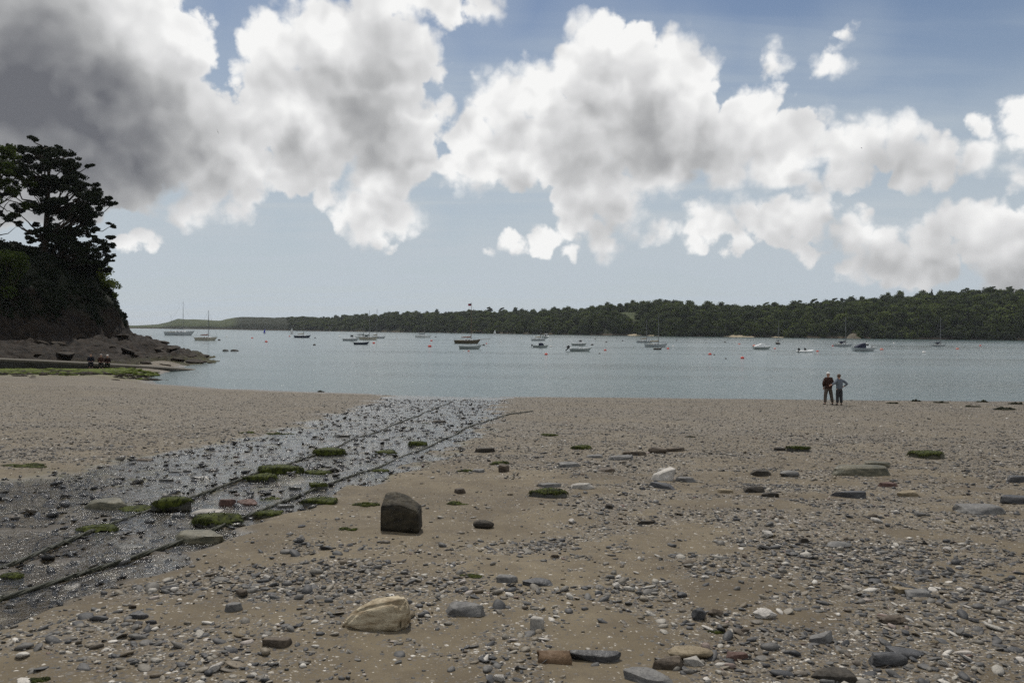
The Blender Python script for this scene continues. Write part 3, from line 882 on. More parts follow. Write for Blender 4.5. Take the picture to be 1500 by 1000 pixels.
# trees that stand out on the skyline, each its own tree
SKYTREES = [
 (718, 455, 449, 'p', 'flat-topped pine cluster tree above the wood, right of the flag'), (735, 455, 450, 'p', 'dark spreading pine on the skyline right of the flat-topped one'),
 (640, 457, 452, 'b', 'single rounded tree rising from the skyline left of the flag'), (505, 461, 460, 'b', 'leftmost rounded tree where the wooded ridge begins'),
 (755, 455, 450, 'b', 'small rounded tree on the skyline above the white-sailed dinghy'), (1122, 446, 442, 'p', 'tiny umbrella-shaped pine poking up from the ridge'),
 (1168, 443, 439, 'p', 'broad flat pine crown on the ridge, left of a tall pair'), (1192, 442, 437, 'p', 'tall slender pine with a tuft crown on the ridge'),
 (1222, 440, 436, 'p', 'wide umbrella pine on the ridge above the standing couple'), (1235, 440, 436, 'p', 'dark umbrella pine just right of the wide one'),
 (1262, 438, 434, 'b', 'rounded oak-like tree on the ridge above the cabin cruiser'), (1298, 434, 429, 'b', 'pale rounded tree on the shoulder of the right ridge'),
 (1318, 432, 425, 'b', 'tall rounded tree on the high right ridge'), (1352, 428, 424, 'c', 'leftmost dark pointed conifer on the right skyline'),
 (1364, 428, 423, 'c', 'second dark pointed conifer on the right skyline'), (1376, 428, 424, 'c', 'third dark pointed conifer on the right skyline'),
 (1412, 427, 421, 'p', 'broad pine rising above the right skyline'), (1452, 426, 419, 'p', 'lone umbrella pine on the right skyline'),
 (1480, 426, 419, 'p', 'largest flat-topped pine at the right end of the ridge'), (1495, 426, 423, 'b', 'rounded tree at the right edge of the ridge'),
]
trunk_mb = MB(); trunk_mb.tube([(0, 0, -6), (0.1, 0, 3), (0, 0.1, 8)], [0.5, 0.38, 0.2], 7)
trunk_mb.tube([(0, 0, 5), (1.2, 0.3, 8)], [0.2, 0.08], 5); trunk_mb.tube([(0, 0, 5.5), (-1.3, -0.3, 8.5)], [0.2, 0.08], 5)
sky_trunk = trunk_mb.build('trunk', M['bark'])
conif = MB()
col.objects.unlink(sky_trunk)
rgc = np.random.default_rng(3)
cc, cr = [], []
for q in range(12):
    u = q / 11; cc.append((rgc.normal() * 0.3, rgc.normal() * 0.3, 1.5 + 11 * u)); cr.append(2.3 * (1 - u) + 0.35)
cv, cf = leaf_quads(cc, cr, 900, 0.42, rgc, 0.6, 0.5, 0.5)
con_o = mesh_np('crown', cv, cf, M['pine_leaf']); col.objects.unlink(con_o)
col.objects.unlink(pine_crown)
for px, pb, pt, kind, lab in SKYTREES:
    p = wood_sample(VR, cols_R, TR, px, 0.985)
    top = (hz(px) - pt) / F * p[1] + 4.2
    h = max(7.0, top - p[2] + 1.0)
    root = empty('pine_tree' if kind == 'p' else 'conifer_tree' if kind == 'c' else 'broadleaf_tree', tuple(p - np.array([0, 0, 1.0])), rng.random() * 6)
    src = {'p': pine_crown, 'b': protos[len(lab) % 5], 'c': con_o}[kind]
    hh = {'p': 12.0, 'b': 9.5, 'c': 13.0}[kind]
    s = h / hh
    w = s * {'p': 1.0, 'b': 0.8, 'c': 0.9}[kind]
    for nm, d in (('crown', src), ('trunk', sky_trunk)):
        c = bpy.data.objects.new(nm, d.data); col.objects.link(c); c.parent = root
        c.scale = (w, w, s)
    tag(root, lab, 'tree', 'trees on the skyline')

# small sandy coves and a rock outcrop below the wood
def mound(name, x0, x1, py0, h, mat, label, cat, seed):
    n, m = 24, 6; V = []
    for i in range(n + 1):
        px = x0 + (x1 - x0) * i / n; k = col_dir(px); d0 = float(np.interp(px, SHORE[:, 0], SHORE[:, 1])) - 5
        e = math.sin(math.pi * i / n) ** 0.5
        for j in range(m + 1):
            u = j / m
            y = d0 + 9 * u
            z = -0.3 + h * e * math.sin(u * math.pi / 2 + 0.05) + 0.25 * float(vnoise(px * 0.3, u * 3, 0, seed))
            V.append((k * y, y, z))
    ii = np.arange((n + 1) * (m + 1)).reshape(n + 1, m + 1)
    Fq = np.stack((ii[:-1, :-1], ii[1:, :-1], ii[1:, 1:], ii[:-1, 1:]), -1).reshape(-1, 4)
    o = mesh_np(name, V, Fq, mat, smooth=True)
    return tag(o, kind='structure') if cat is None else tag(o, label, cat)
M['cove'] = plain('cove_sand', (0.30, 0.25, 0.17), 0.9, 0.25, 0.4, 0.2)
M['outcrop'] = plain('outcrop_rock', (0.10, 0.085, 0.06), 0.9, 0.4, 0.5, 0.2, bump=1.0)
mound('cove_beach', 918, 968, 490, 2.4, M['cove'], None, None, 1)
mound('cove_beach', 1056, 1106, 491, 2.2, M['cove'], None, None, 2)
mound('cove_beach', 1128, 1150, 492, 1.2, M['cove'], None, None, 3)
mound('rock_outcrop', 1240, 1262, 492, 4.2, M['outcrop'], 'low grey-brown rock outcrop at the waterline behind the cabin cruiser', 'rock', 4)
mound('rock_outcrop', 794, 804, 486, 1.6, M['outcrop'], 'small pale rock at the wood edge behind the dark moored boat', 'rock', 5)

# ------------------------------------------------------------------ loose pebbles
OCT = (np.array([(1, 0, 0), (0, 1, 0), (-1, 0, 0), (0, -1, 0), (0, 0, 1), (0, 0, -1)], float), np.array([(0, 1, 4), (1, 2, 4), (2, 3, 4), (3, 0, 4), (1, 0, 5), (2, 1, 5), (3, 2, 5), (0, 3, 5)]))
def scatter_pebbles(name, label, X, Y, size, sub, mat, seed, wet_bias=0.0, sink=0.3):
    rg = np.random.default_rng(seed)
    n = len(X)
    iv, jf = ICO[sub] if sub else OCT
    m = len(iv)
    # eight base shapes
    B = []
    for q in range(10):
        w = iv * (1 + (rg.random((m, 1)) - 0.5) * (0.28 if sub == 1 else 0.16))
        dirs = rg.normal(size=(5, 3)); dirs /= np.linalg.norm(dirs, axis=1)[:, None]
        for d in dirs:            # a few flattened sides
            h = w @ d; cut = 0.62 + 0.2 * rg.random()
            w = w - np.clip(h - cut, 0, None)[:, None] * d
        B.append(w)
    B = np.array(B)
    k = rg.integers(0, len(B), n)
    sx = size * (0.75 + 0.55 * rg.random(n)); sy = size * (0.5 + 0.4 * rg.random(n)); sz = size * (0.14 + 0.36 * rg.random(n) ** 1.3)
    P = B[k] * np.stack((sx, sy, sz), 1)[:, None, :]
    a = rg.random(n) * 6.283; tl = rg.normal(size=n) * 0.22; t2 = rg.normal(size=n) * 0.22
    P[:, :, 2] += P[:, :, 0] * np.tan(tl)[:, None] + P[:, :, 1] * np.tan(t2)[:, None]
    ca, sa = np.cos(a)[:, None], np.sin(a)[:, None]
    x = P[:, :, 0] * ca - P[:, :, 1] * sa; y = P[:, :, 0] * sa + P[:, :, 1] * ca
    z0 = beach_z(X, Y) + sz * (1 - 2 * sink)
    V = np.stack((x + X[:, None], y + Y[:, None], P[:, :, 2] + z0[:, None]), -1).reshape(-1, 3)
    Fc = (jf[None] + (np.arange(n) * m)[:, None, None]).reshape(-1, 3)
    tint = rg.random(n)
    tint = np.where(rg.random(n) < 0.34 + wet_bias, tint * 0.45, tint)
    tv = np.repeat(tint, m)
    o = mesh_np(name, V, Fc, mat, smooth=True, attrs={'tint': tv})
    tag(o, label, 'pebbles', kind='stuff')

def sample_beach(n, y0, y1, power, accept, seed, wide=0.80):
    rg = np.random.default_rng(seed)
    Xs, Ys = [], []
    c = 0
    while c < n:
        u = rg.random(40000)
        Y = (y0 ** power + u * (y1 ** power - y0 ** power)) ** (1 / power)
        X = (rg.random(40000) * 2 - 1) * (Y * wide + 0.6)
        ok = rg.random(40000) < accept(X, Y)
        ok &= beach_base(X, Y) > -0.03
        Xs.append(X[ok]); Ys.append(Y[ok]); c += int(ok.sum())
    return np.concatenate(Xs)[:n], np.concatenate(Ys)[:n]

dry = lambda X, Y: (0.02 + 0.98 * shingle_cover(X, Y) ** 1.2) * (1 - stream_mask(X, Y))
rgp = np.random.default_rng(21)
X, Y = sample_beach(9500, 2.6, 7.5, 1.6, dry, 1)
sz = np.clip(rgp.lognormal(-4.15, 0.52, len(X)), 0.007, 0.055); big = sz > 0.021
scatter_pebbles('shingle', 'near shingle of grey slate, brown and white pebbles on the sand', X[big], Y[big], sz[big], 2, M['pebble'], 2)
scatter_pebbles('shingle', 'small near pebbles and chips between the larger shingle', X[~big], Y[~big], sz[~big], 1, M['pebble'], 12)
X, Y = sample_beach(27000, 5.5, 26, 1.0, lambda X, Y: dry(X, Y) * sstep(26, 14, Y), 3)
scatter_pebbles('shingle', 'middle-distance shingle of small grey and white pebbles on the sand', X, Y, np.clip(rgp.lognormal(-4.15, 0.5, len(X)), 0.008, 0.055), 1, M['pebble'], 4)
X, Y = sample_beach(50000, 11, 49, 1.1, dry, 5)
scatter_pebbles('shingle', 'far shingle of small pebbles lying towards the water', X, Y, np.clip(rgp.lognormal(-3.8, 0.45, len(X)), 0.012, 0.08), 0, M['pebble'], 6)
X, Y = sample_beach(15500, 3.2, 44, 1.5, lambda X, Y: stream_mask(X, Y) ** 2, 7, 0.95)
scatter_pebbles('stream_gravel', 'wet dark gravel lying in the shallow stream', X, Y, np.clip(rgp.lognormal(-3.65, 0.55, len(X)), 0.012, 0.11), 1, M['pebble_wet'], 8, 0.25, 0.12)
# litter of very small chips that break up the bare sand
X, Y = sample_beach(6000, 2.8, 16, 1.5, lambda X, Y: (0.06 + 0.5 * shingle_cover(X, Y)) * (1 - stream_mask(X, Y)), 9)
scatter_pebbles('shingle', 'fine stone chips and shell bits strewn over the bare sand', X, Y, np.clip(rgp.lognormal(-4.75, 0.35, len(X)), 0.005, 0.016), 1, M['pebble'], 10)

# ------------------------------------------------------------------ single stones
def stone_shape(seed, sub=3, cuts=9, rough=0.10, cut0=0.62):
    rg = np.random.default_rng(seed)
    iv, jf = ICO[sub]
    w = iv.copy()
    for _ in range(cuts):
        d = rg.normal(size=3); d /= np.linalg.norm(d)
        h = w @ d; c = cut0 + 0.25 * rg.random()
        w = w - np.clip(h - c, 0, None)[:, None] * d * 0.95
    s = rg.random(3) * 40
    n = fbm(w[:, 0] * 2.2 + s[0], w[:, 1] * 2.2 + s[1], w[:, 2] * 2.2 + s[2], 4, seed % 97) - 0.5
    return w * (1 + n[:, None] * rough * 2.2), jf

def slab_shape(seed, npts=15, rough=0.03, bevel=0.05):
    """an angular broken stone: hull of points near the faces of a box, edges worn, faces split and roughened"""
    rg = np.random.default_rng(seed)
    bm = bmesh.new()
    for _ in range(npts):
        a = rg.random() * 6.283; r = 0.5 * rg.uniform(0.78, 1.0)
        sq = 1 / max(abs(math.cos(a)), abs(math.sin(a))) ** 0.45
        lean = rg.normal() * 0.05
        for z in ((0.0, 1.0) if rg.random() < 0.6 else (rg.random(),)):
            k = 1.0 if z < 0.5 else rg.uniform(0.62, 0.97)
            bm.verts.new((math.cos(a) * r * sq * k + lean * z, math.sin(a) * r * sq * k, z * rg.uniform(0.72, 1.0)))
    r = bmesh.ops.convex_hull(bm, input=bm.verts[:])
    bmesh.ops.delete(bm, geom=list({g for g in r['geom_interior'] + r['geom_unused'] if isinstance(g, bmesh.types.BMVert)}), context='VERTS')
    bmesh.ops.dissolve_limit(bm, angle_limit=R(14), verts=bm.verts[:], edges=bm.edges[:])
    bmesh.ops.bevel(bm, geom=bm.edges[:], offset=bevel, segments=1, affect='EDGES', clamp_overlap=True)
    bmesh.ops.triangulate(bm, faces=bm.faces[:])
    long_e = [e for e in bm.edges if e.calc_length() > 0.16]
    bmesh.ops.subdivide_edges(bm, edges=long_e, cuts=2, use_grid_fill=True)
    bmesh.ops.triangulate(bm, faces=bm.faces[:])
    bm.verts.ensure_lookup_table(); bm.verts.index_update()
    V = np.array([v.co[:] for v in bm.verts]); Fc = np.array([[v.index for v in f.verts] for f in bm.faces]); bm.free()
    n = fbm(V[:, 0] * 5 + seed, V[:, 1] * 5, V[:, 2] * 3, 3, seed % 91) - 0.5
    d = V - V.mean(0); d /= (np.linalg.norm(d, axis=1)[:, None] + 1e-6)
    return V + d * (n * rough * 3)[:, None], Fc

SEED = [500]
def weed_cap(V, Fc, parent, mat, amount=0.25, grow=0.012, seed=0):
    """weed draped over the upper side of a stone, plus hanging strands"""
    nz = V[:, 2] / (np.abs(V[:, 2]).max() + 1e-6)
    edge = fbm(V[:, 0] * 9, V[:, 1] * 9, V[:, 2] * 9, 3, seed) - 0.5
    keep = (nz + edge * 0.9) > (1 - amount * 2)
    fs = Fc[keep[Fc].all(1)]
    if len(fs) < 6: return
    u, inv = np.unique(fs, return_inverse=True)
    P = V[u].copy()
    ln = np.linalg.norm(P, axis=1)[:, None]
    P = P + P / ln * (grow * (0.3 + 2.2 * fbm(P[:, 0] / grow * .35, P[:, 1] / grow * .35, P[:, 2] / grow * .35, 3, seed))[:, None])
    rg = np.random.default_rng(seed)
    n = 420
    k = rg.integers(0, len(u), n)
    c = P[k]; a = rg.random(n) * 6.283; L = grow * (0.9 + 2.4 * rg.random(n) ** 2)
    d = np.stack((np.cos(a), np.sin(a), -0.5 - 0.7 * rg.random(n)), 1); sd = np.stack((-np.sin(a), np.cos(a), 0 * a), 1) * (grow * 0.16)
    up = np.array([0, 0, grow * 0.5])
    Q = np.stack((c - sd + up, c + sd + up, c + sd * 0.5 + d * L[:, None], c - sd * 0.5 + d * L[:, None]), 1).reshape(-1, 3)
    o = mesh_np('weed', np.concatenate((P, Q)), [inv.reshape(-1, 3), np.arange(4 * n).reshape(n, 4) + len(P)], mat, parent, smooth=True)

def stone(px, py, w, h, mat, label, weed=0.0, dep=None, rz=None, cuts=9, rough=0.1, name='stone', cat='stone', tilt=0.0, wmat='weed', sink=0.22, group='stones on the beach'):
    SEED[0] += 1
    sd = SEED[0]
    P = on_ground(px, py)
    dist = (P - CAM).length
    W, H = w * dist / F, h * dist / F
    dep_m = (W * 0.62 if dep is None else dep * W)
    # a flat thing also shows some of its top; take that out of the height
    look = math.atan2(CAM.z - P.z, P.y)
    H = max(H - dep_m * math.sin(look) * 0.5, W * 0.15)
    V, Fc = stone_shape(sd, 3, cuts, rough) if cuts <= 4 or rough > 0.15 else slab_shape(sd)
    V = V / np.array([np.ptp(V[:, i]) for i in range(3)])
    V[:, 2] -= V[:, 2].min(); V[:, :2] -= (V[:, :2].max(0) + V[:, :2].min(0)) / 2
    V = V * np.array([W, dep_m, H * (1 + sink)])
    V[:, 2] += V[:, 0] * math.tan(tilt)
    o = mesh_np(name, V, Fc, M[mat], smooth=True)
    if weed:
        Vc = V - np.array([0, 0, H * 0.3])
        parent_shift = None
        q = V.copy(); mid = np.array([0, 0, H * 0.35])
        q = q - mid
        before = set(o.children)
        weed_cap(q, Fc, o, M[wmat], weed, max(0.008, 0.035 * W), sd)
        for ch in o.children:
            ch.location = tuple(mid)
    y = P.y + dep_m * 0.45
    o.location = (P.x, y, gz(P.x, y) - H * sink)
    o.rotation_euler = (0, 0, rng.uniform(-0.15, 0.15) if rz is None else rz)
    tag(o, label, cat, group)
    try:
        o.data.set_sharp_from_angle(angle=R(30))
    except Exception: pass
    return o

ST = [
 # px, py(base), w, h, material, label, extra
 (708,774,30,14,'dark_stone','dark brown lumpy stone alone on bare sand, right of the standing block',dict(cuts=3,rough=.2,dep=.7)),
 (872,969,72,14,'slate','long narrow blue-grey slate lying end to end with the brown pipe piece',dict(dep=.3)),
 (1015,967,62,18,'tan_stone','smooth tan loaf-shaped stone at the front of the beach',dict(cuts=3,dep=.5)),
 (680,902,58,18,'grey_stone','flat grey-brown slab right of the tan boulder',dict(dep=.55)),
 (743,853,32,12,'grey_stone','left of two pale grey slabs set flat in the sand',{}),
 (788,858,44,10,'slate','right of two grey slabs set flat in the sand, blue-grey',dict(dep=.6)),
 (787,923,20,19,'pale_stone','pale angular stone standing up from the shingle',dict(dep=.8)),
 (402,949,38,14,'brown_stone','brown flat stone with shell crust on bare sand, lower left',{}),
 (340,895,24,12,'grey_stone','grey stone at the edge of the lower left pebble patch',{}),
 (198,906,26,9,'slate','dark slate piece near the stream bank, lower left',{}),
 (980,980,48,18,'brown_stone','brown flat stone in front of the tan loaf-shaped stone',dict(dep=.5)),
 (1018,975,28,12,'pale_stone','pinkish white stone tucked beside the tan loaf-shaped stone',{}),
 (956,1004,72,16,'grey_stone','large grey slab cut by the bottom edge of the picture',{}),
 (1025,908,20,16,'slate','rounded blue-grey slate cobble on the right-hand shingle',dict(cuts=3)),
 (1049,903,22,12,'brown_stone','brown crusted shell lump beside the rounded slate cobble',dict(rough=.3)),
 (1307,977,46,18,'slate','broad dark slate with a low peak, bottom right shingle',dict(dep=.5)),
 (1336,964,46,12,'slate','dark slate leaning behind the broad peaked one',{}),
 (1230,999,60,16,'dark_stone','big dark stone at the bottom edge, right of centre',{}),
 (1123,907,32,15,'white_stone','knobbly white oyster-like stone on the right shingle',dict(rough=.3)),
 (1312,914,38,12,'brown_stone','brown arched shell-like stone on the right shingle',dict(rough=.25)),
 (1328,870,28,10,'tan_stone','small tan stone above the brown arched one',{}),
 (1351,874,38,9,'grey_stone','grey flat stone touching the small tan one',{}),
 (1207,942,34,13,'grey_stone','grey tilted slab half sunk in sand, lower right',dict(tilt=.2)),
 (1233,803,36,9,'grey_stone','flat oval grey stone lying alone on right-hand sand',dict(cuts=3)),
 (1180,795,20,7,'dark_stone','small dark stone left of the flat oval one',{}),
 (1081,967,30,11,'red_stone','rusty brown stone right of the tan loaf-shaped stone',{}),
 (1268,697,78,12,'green_stone','long flat greenish tan slab on the right of the beach',dict(dep=.45)),
 (1288,685,34,9,'green_stone','squarish block lying on the back end of the greenish slab',dict(dep=.6,sink=-.2)),
 (1159,698,27,9,'grey_stone','smooth grey-blue stone left of the long greenish slab',dict(cuts=3)),
 (1116,697,32,8,'dark_stone','dark pointed slab left of the smooth grey-blue stone',{}),
 (1107,721,30,9,'dark_stone','dark brown humped stone, left of a touching pair',{}),
 (1130,728,26,8,'dark_stone','dark brown humped stone, right of a touching pair',{}),
 (1064,722,21,7,'tan_stone','small tan stone left of the dark humped pair',{}),
 (1244,729,50,7,'slate','long thin purple-grey slate on the right beach',dict(dep=.3)),
 (1333,727,30,8,'tan_stone','tan flat stone right of the long thin slate',{}),
 (1304,713,28,7,'red_stone','reddish dark stone behind the long thin slate',{}),
 (1448,753,60,13,'grey_stone','large grey stone near the right edge',{}),
 (1493,738,34,11,'slate','dark slate cut by the right edge of the picture',{}),
 (1497,706,28,9,'slate','slate stone at the right edge, farther up the beach',{}),
 (1171,661,30,8,'wet_stone','moss-topped dark stone on shingle below the couple',dict(weed=.45)),
 (1144,660,18,5,'dark_stone','small dark stone left of the moss-topped one',{}),
 (1365,672,48,5,'green_stone','thin flat stone with green moss, right side shingle',dict(weed=.3,dep=.4)),
 (710,663,32,8,'dark_stone','dark hollow-topped log-like stone right of the wet channel',dict(dep=.35)),
 (738,691,16,12,'brown_stone','small upright brown stone like a peak',dict(dep=.7)),
 (700,692,20,5,'grey_stone','flat grey stone left of the small upright brown stone',{}),
 (673,723,18,9,'brown_stone','small brown cone-shaped stone above the standing block',dict(dep=.8)),
 (852,658,30,5,'green_stone','mossy flat stone in the middle of the beach',dict(weed=.5)),
 (965,664,28,10,'brown_stone','rounded brown stone in a row with flat slabs',dict(cuts=4)),
 (991,661,30,6,'brown_stone','flat brown slab to the right of the rounded brown stone',dict(dep=.4)),
 (930,667,38,4,'brown_stone','thin plank-like stone left of the rounded brown stone',dict(dep=.3)),
 (872,671,26,6,'grey_stone','low grey stone in the middle row, left of a paler one',{}),
 (910,674,40,5,'grey_stone','long pale grey slab in the middle row',{}),
 (835,684,34,7,'grey_stone','light grey slab in the middle of the beach',{}),
 (888,691,30,6,'brown_stone','brown flat slab below the long pale grey slab',{}),
 (853,716,38,9,'pale_stone','pale grey slab with a dark end, centre right',dict(tilt=.12)),
 (806,714,34,6,'grey_stone','grey thin slab left of the pale slab with dark end',{}),
 (803,729,58,5,'wet_stone','long low dark stone edged with green weed',dict(weed=.3,dep=.35)),
 (972,704,36,17,'white_stone','bright white sloping stone, brightest on the beach',dict(tilt=.25,dep=.8)),
 (979,693,28,8,'pale_stone','pale stone resting behind the bright white one',{}),
 (972,716,40,10,'slate','dark slate slab in front of the bright white stone',dict(tilt=-.15)),
 (1006,706,30,8,'grey_stone','grey slab touching the bright white stone on its right',{}),
 (948,768,30,6,'dark_stone','dark stick-like stone on sand below the white stone',dict(dep=.3)),
 (893,745,12,7,'dark_stone','tiny dark round stone left of the stick-like one',dict(dep=.9)),
 (150,750,56,17,'green_stone','tan-green slab on the far side of the stream, left',dict(dep=.7)),
 (247,754,52,17,'wet_stone','dark block with green moss lying beside the upper rope',dict(weed=.35,dep=.5)),
 (195,754,48,9,'wet_stone','low wet stone left of the mossy dark block',dict(weed=.25)),
 (298,757,46,9,'pale_stone','pale wet slab in the stream between the ropes',{}),
 (312,771,66,17,'wet_stone','weed-covered stone touching the lower rope',dict(weed=.5,wmat='weed')),
 (330,743,24,10,'red_stone','left half of a dark red brick pair in the stream',dict(dep=.6)),
 (358,744,32,11,'red_stone','right half of a dark red brick pair in the stream',dict(dep=.6)),
 (278,800,84,12,'green_stone','wide flat stone under the lower rope in the stream',dict(dep=.6)),
 (183,809,40,8,'wet_stone','flat wet stone between the ropes, left',{}),
 (381,708,48,14,'wet_stone','dark mossy stone in front of the big green one',dict(weed=.3,dep=.5)),
 (408,697,62,13,'wet_stone','largest bright green weed-covered stone in the stream',dict(weed=.6,dep=.5)),
 (462,699,38,8,'wet_stone','flat mossy stone right of the largest green one',dict(weed=.4)),
 (390,758,42,9,'green_stone','grey-green stone just outside the lower rope',dict(weed=.25)),
 (465,739,46,9,'wet_stone','mossy stone just below the lower rope, centre left',dict(weed=.45)),
 (465,719,30,9,'wet_stone','dark mossy stone touching the lower rope from above',dict(weed=.4)),
 (480,670,44,10,'wet_stone','green weed-capped stone under the upper rope',dict(weed=.55)),
 (206,676,28,7,'brown_stone','brown stone on the sand at the far stream bank',{}),
 (241,703,22,6,'wet_stone','small wet stone in the upper stream, left one',{}),
 (256,695,20,5,'wet_stone','small wet stone in the upper stream, right one',{}),
 (288,701,34,6,'wet_stone','flat wet stone in the middle of the stream',{}),
 (136,783,54,9,'wet_stone','flat moss-smeared stone beside the upper rope, far left',dict(weed=.3)),
 (11,853,30,10,'wet_stone','wet stone between the ropes at the left edge',dict(weed=.2)),
 (10,876,30,7,'grey_stone','pale oval stone at the left edge by the lower rope',dict(cuts=3)),
 (565,666,34,6,'wet_stone','low stone with green weed between the two ropes',dict(weed=.55)),
 (611,654,28,7,'wet_stone','weedy stone beside the lower rope, farther out',dict(weed=.55)),
 (555,692,26,6,'wet_stone','weedy stone against the near side of the lower rope',dict(weed=.55)),
 (643,619,22,4,'dark_stone','dark stone far out in the wet channel',{}),
 (430,720,20,8,'wet_stone','small wet stone between the two mossy ones',{}),
 (415,746,26,6,'wet_stone','little wet stone between the ropes near the brick pair',{}),
 (500,640,24,4,'wet_stone','thin dark stone far up the stream',{}),
 (560,646,24,4,'wet_stone','thin dark stone in mid-channel beyond the weedy ones',{}),
]
for px, py, w, h, mt, lab, ex in ST:
    stone(px, py, w, h, mt, lab, **ex)

def hull_stone(name, px, py, scale_px, pts, mat, label, cat, sub=3, rough=0.03, seed=1, rz=0.0, bevel=0.04, shape='CATMULL_CLARK'):
    """a stone from hand-placed corner points (unit box), its convex hull bevelled, subdivided and roughened"""
    P = on_ground(px, py); dist = (P - CAM).length; s = scale_px * dist / F
    bm = bmesh.new()
    for p in pts: bm.verts.new(p)
    r = bmesh.ops.convex_hull(bm, input=bm.verts[:])
    bmesh.ops.delete(bm, geom=list({g for g in r['geom_interior'] + r['geom_unused'] if isinstance(g, bmesh.types.BMVert)}), context='VERTS')
    bmesh.ops.dissolve_limit(bm, angle_limit=R(6), verts=bm.verts[:], edges=bm.edges[:])
    bmesh.ops.bevel(bm, geom=bm.edges[:], offset=bevel, segments=2, affect='EDGES', clamp_overlap=True)
    bmesh.ops.triangulate(bm, faces=bm.faces[:])
    bmesh.ops.subdivide_edges(bm, edges=bm.edges[:], cuts=4, use_grid_fill=True)
    bm.verts.ensure_lookup_table()
    V = np.array([v.co[:] for v in bm.verts])
    n = fbm(V[:, 0] * 3 + seed, V[:, 1] * 3, V[:, 2] * 3, 5, seed) - 0.5
    n2 = fbm(V[:, 0] * 3 + 9, V[:, 1] * 3, V[:, 2] * 12, 4, seed + 3) - 0.5
    c = V.mean(0); d = V - c; d /= np.linalg.norm(d, axis=1)[:, None]
    V = V + d * ((n + n2 * 0.5) * rough * 2)[:, None]
    Fc = np.array([[v.index for v in f.verts] for f in bm.faces if len(f.verts) == 3]); bm.free()
    o = mesh_np(name, V * s, Fc, mat, smooth=True)
    o.location = (P.x, P.y, gz(P.x, P.y + 0.1) - 0.02 * s)
    o.rotation_euler = (0, 0, rz)
    tag(o, label, cat, 'stones on the beach')
    return o, V * s, Fc
# the standing block: steep front, a top of the same stone, turned up to catch the sun, that slopes down to the right and back
blk, bV, bF = hull_stone('standing_stone', 585, 779, 54, [(-.5, 0, 0), (.5, 0, 0), (.52, .75, 0), (-.45, .8, 0), (-.5, .02, .68), (.02, .0, .72), (.47, .0, .55), (.52, .55, .62), (-.46, .55, .93), (-.2, .62, .98), (.16, .66, .86), (-.42, .8, .9)],
    M['block'], 'upright dark brown stone block with a sloping sunlit top', 'stone', seed=4, rough=0.018, bevel=0.022)
# the tan boulder: wedge rising to the right with a layered right end
hull_stone('boulder', 547, 921, 92, [(-.5, .08, 0), (-.46, .0, .06), (-.1, -.06, 0), (.36, -.02, 0), (.5, .2, .02), (.46, .6, 0), (-.2, .7, 0), (-.40, .12, .20), (-.2, .08, .29), (-.12, .3, .37), (.2, .14, .40), (.40, .12, .45), (.47, .22, .43), (.46, .1, .26), (.3, .5, .40), (-.48, .3, .08)],
    M['boulder_tan'], 'large tan wedge-shaped boulder in the foreground sand', 'boulder', seed=9, rough=0.035, rz=-0.06, bevel=0.06)

# broken brown drainpipe piece: half-buried open tube
P = on_ground(812, 971); L = 44 * (P - CAM).length / F
mb = MB(); r0 = 0.058; n = 14
vs, fs = [], []
for sx in (-0.5, 0.5):
    for rr in (r0, r0 * 0.78):
        for k in range(n + 1):
            a = math.pi * (-0.15 + 1.3 * k / n)
            vs.append((sx * L * (1 - 0.06 * math.sin(k)), rr * math.cos(a), rr * math.sin(a)))
m = n + 1
for k in range(n):
    fs += [(k, k + 1, 2 * m + k + 1, 2 * m + k), (m + k, 3 * m + k, 3 * m + k + 1, m + k + 1), (k, m + k, m + k + 1, k + 1), (2 * m + k, 2 * m + k + 1, 3 * m + k + 1, 3 * m + k)]
mb.add(vs, fs)
o = mb.build('pipe_piece', M['terracotta'], smooth=True); o.location = (P.x, P.y + 0.05, gz(P.x, P.y + 0.05) - 0.005); o.rotation_euler = (0, 0.03, 0.06)
tag(o, 'brown half-round piece of broken clay pipe among front pebbles', 'pipe')

# pebbles one can pick out singly in the foreground
PEB = {'slate': ('dark slate pebble', 'slate'), 'grey_stone': ('mid grey pebble', 'grey'), 'white_stone': ('whitish pebble', 'white'), 'tan_stone': ('tan pebble', 'tan'), 'brown_stone': ('brown pebble', 'brown')}
shapes = []
for q in range(12):
    V, Fc = stone_shape(900 + q, 2, 10, 0.12, 0.5) if q % 2 else slab_shape(900 + q, 11, 0.03, 0.09)
    V = V / np.array([np.ptp(V[:, i]) for i in range(3)])
    shapes.append((V, Fc))
peb_mesh = {}
LAND = []
for nm, px, py in (('tan wedge-shaped boulder', 547, 915), ('upright dark stone block', 585, 775), ('broken clay pipe piece', 812, 968), ('tan loaf-shaped stone', 1015, 962), ('knobbly white stone', 1123, 905),
                   ('flat grey-brown slab', 680, 898), ('shell-crusted brown stone', 402, 945), ('brown arched stone', 1312, 910), ('flat oval grey stone', 1233, 800), ('large grey stone near the right edge', 1448, 750), ('slate piece by the stream bank', 198, 903), ('broad peaked dark slate', 1307, 973)):
    q = on_ground(px, py); LAND.append(((q.x, q.y), nm))
ORD = ['closest', 'second closest', 'third closest', 'fourth closest', 'fifth closest', 'sixth closest', 'seventh closest', 'eighth closest', 'ninth closest', 'tenth closest', 'eleventh closest', 'twelfth closest', 'thirteenth closest']
Xp, Yp = sample_beach(300, 2.9, 9.0, 1.3, lambda X, Y: dry(X, Y) ** 0.7, 91)
placed = []
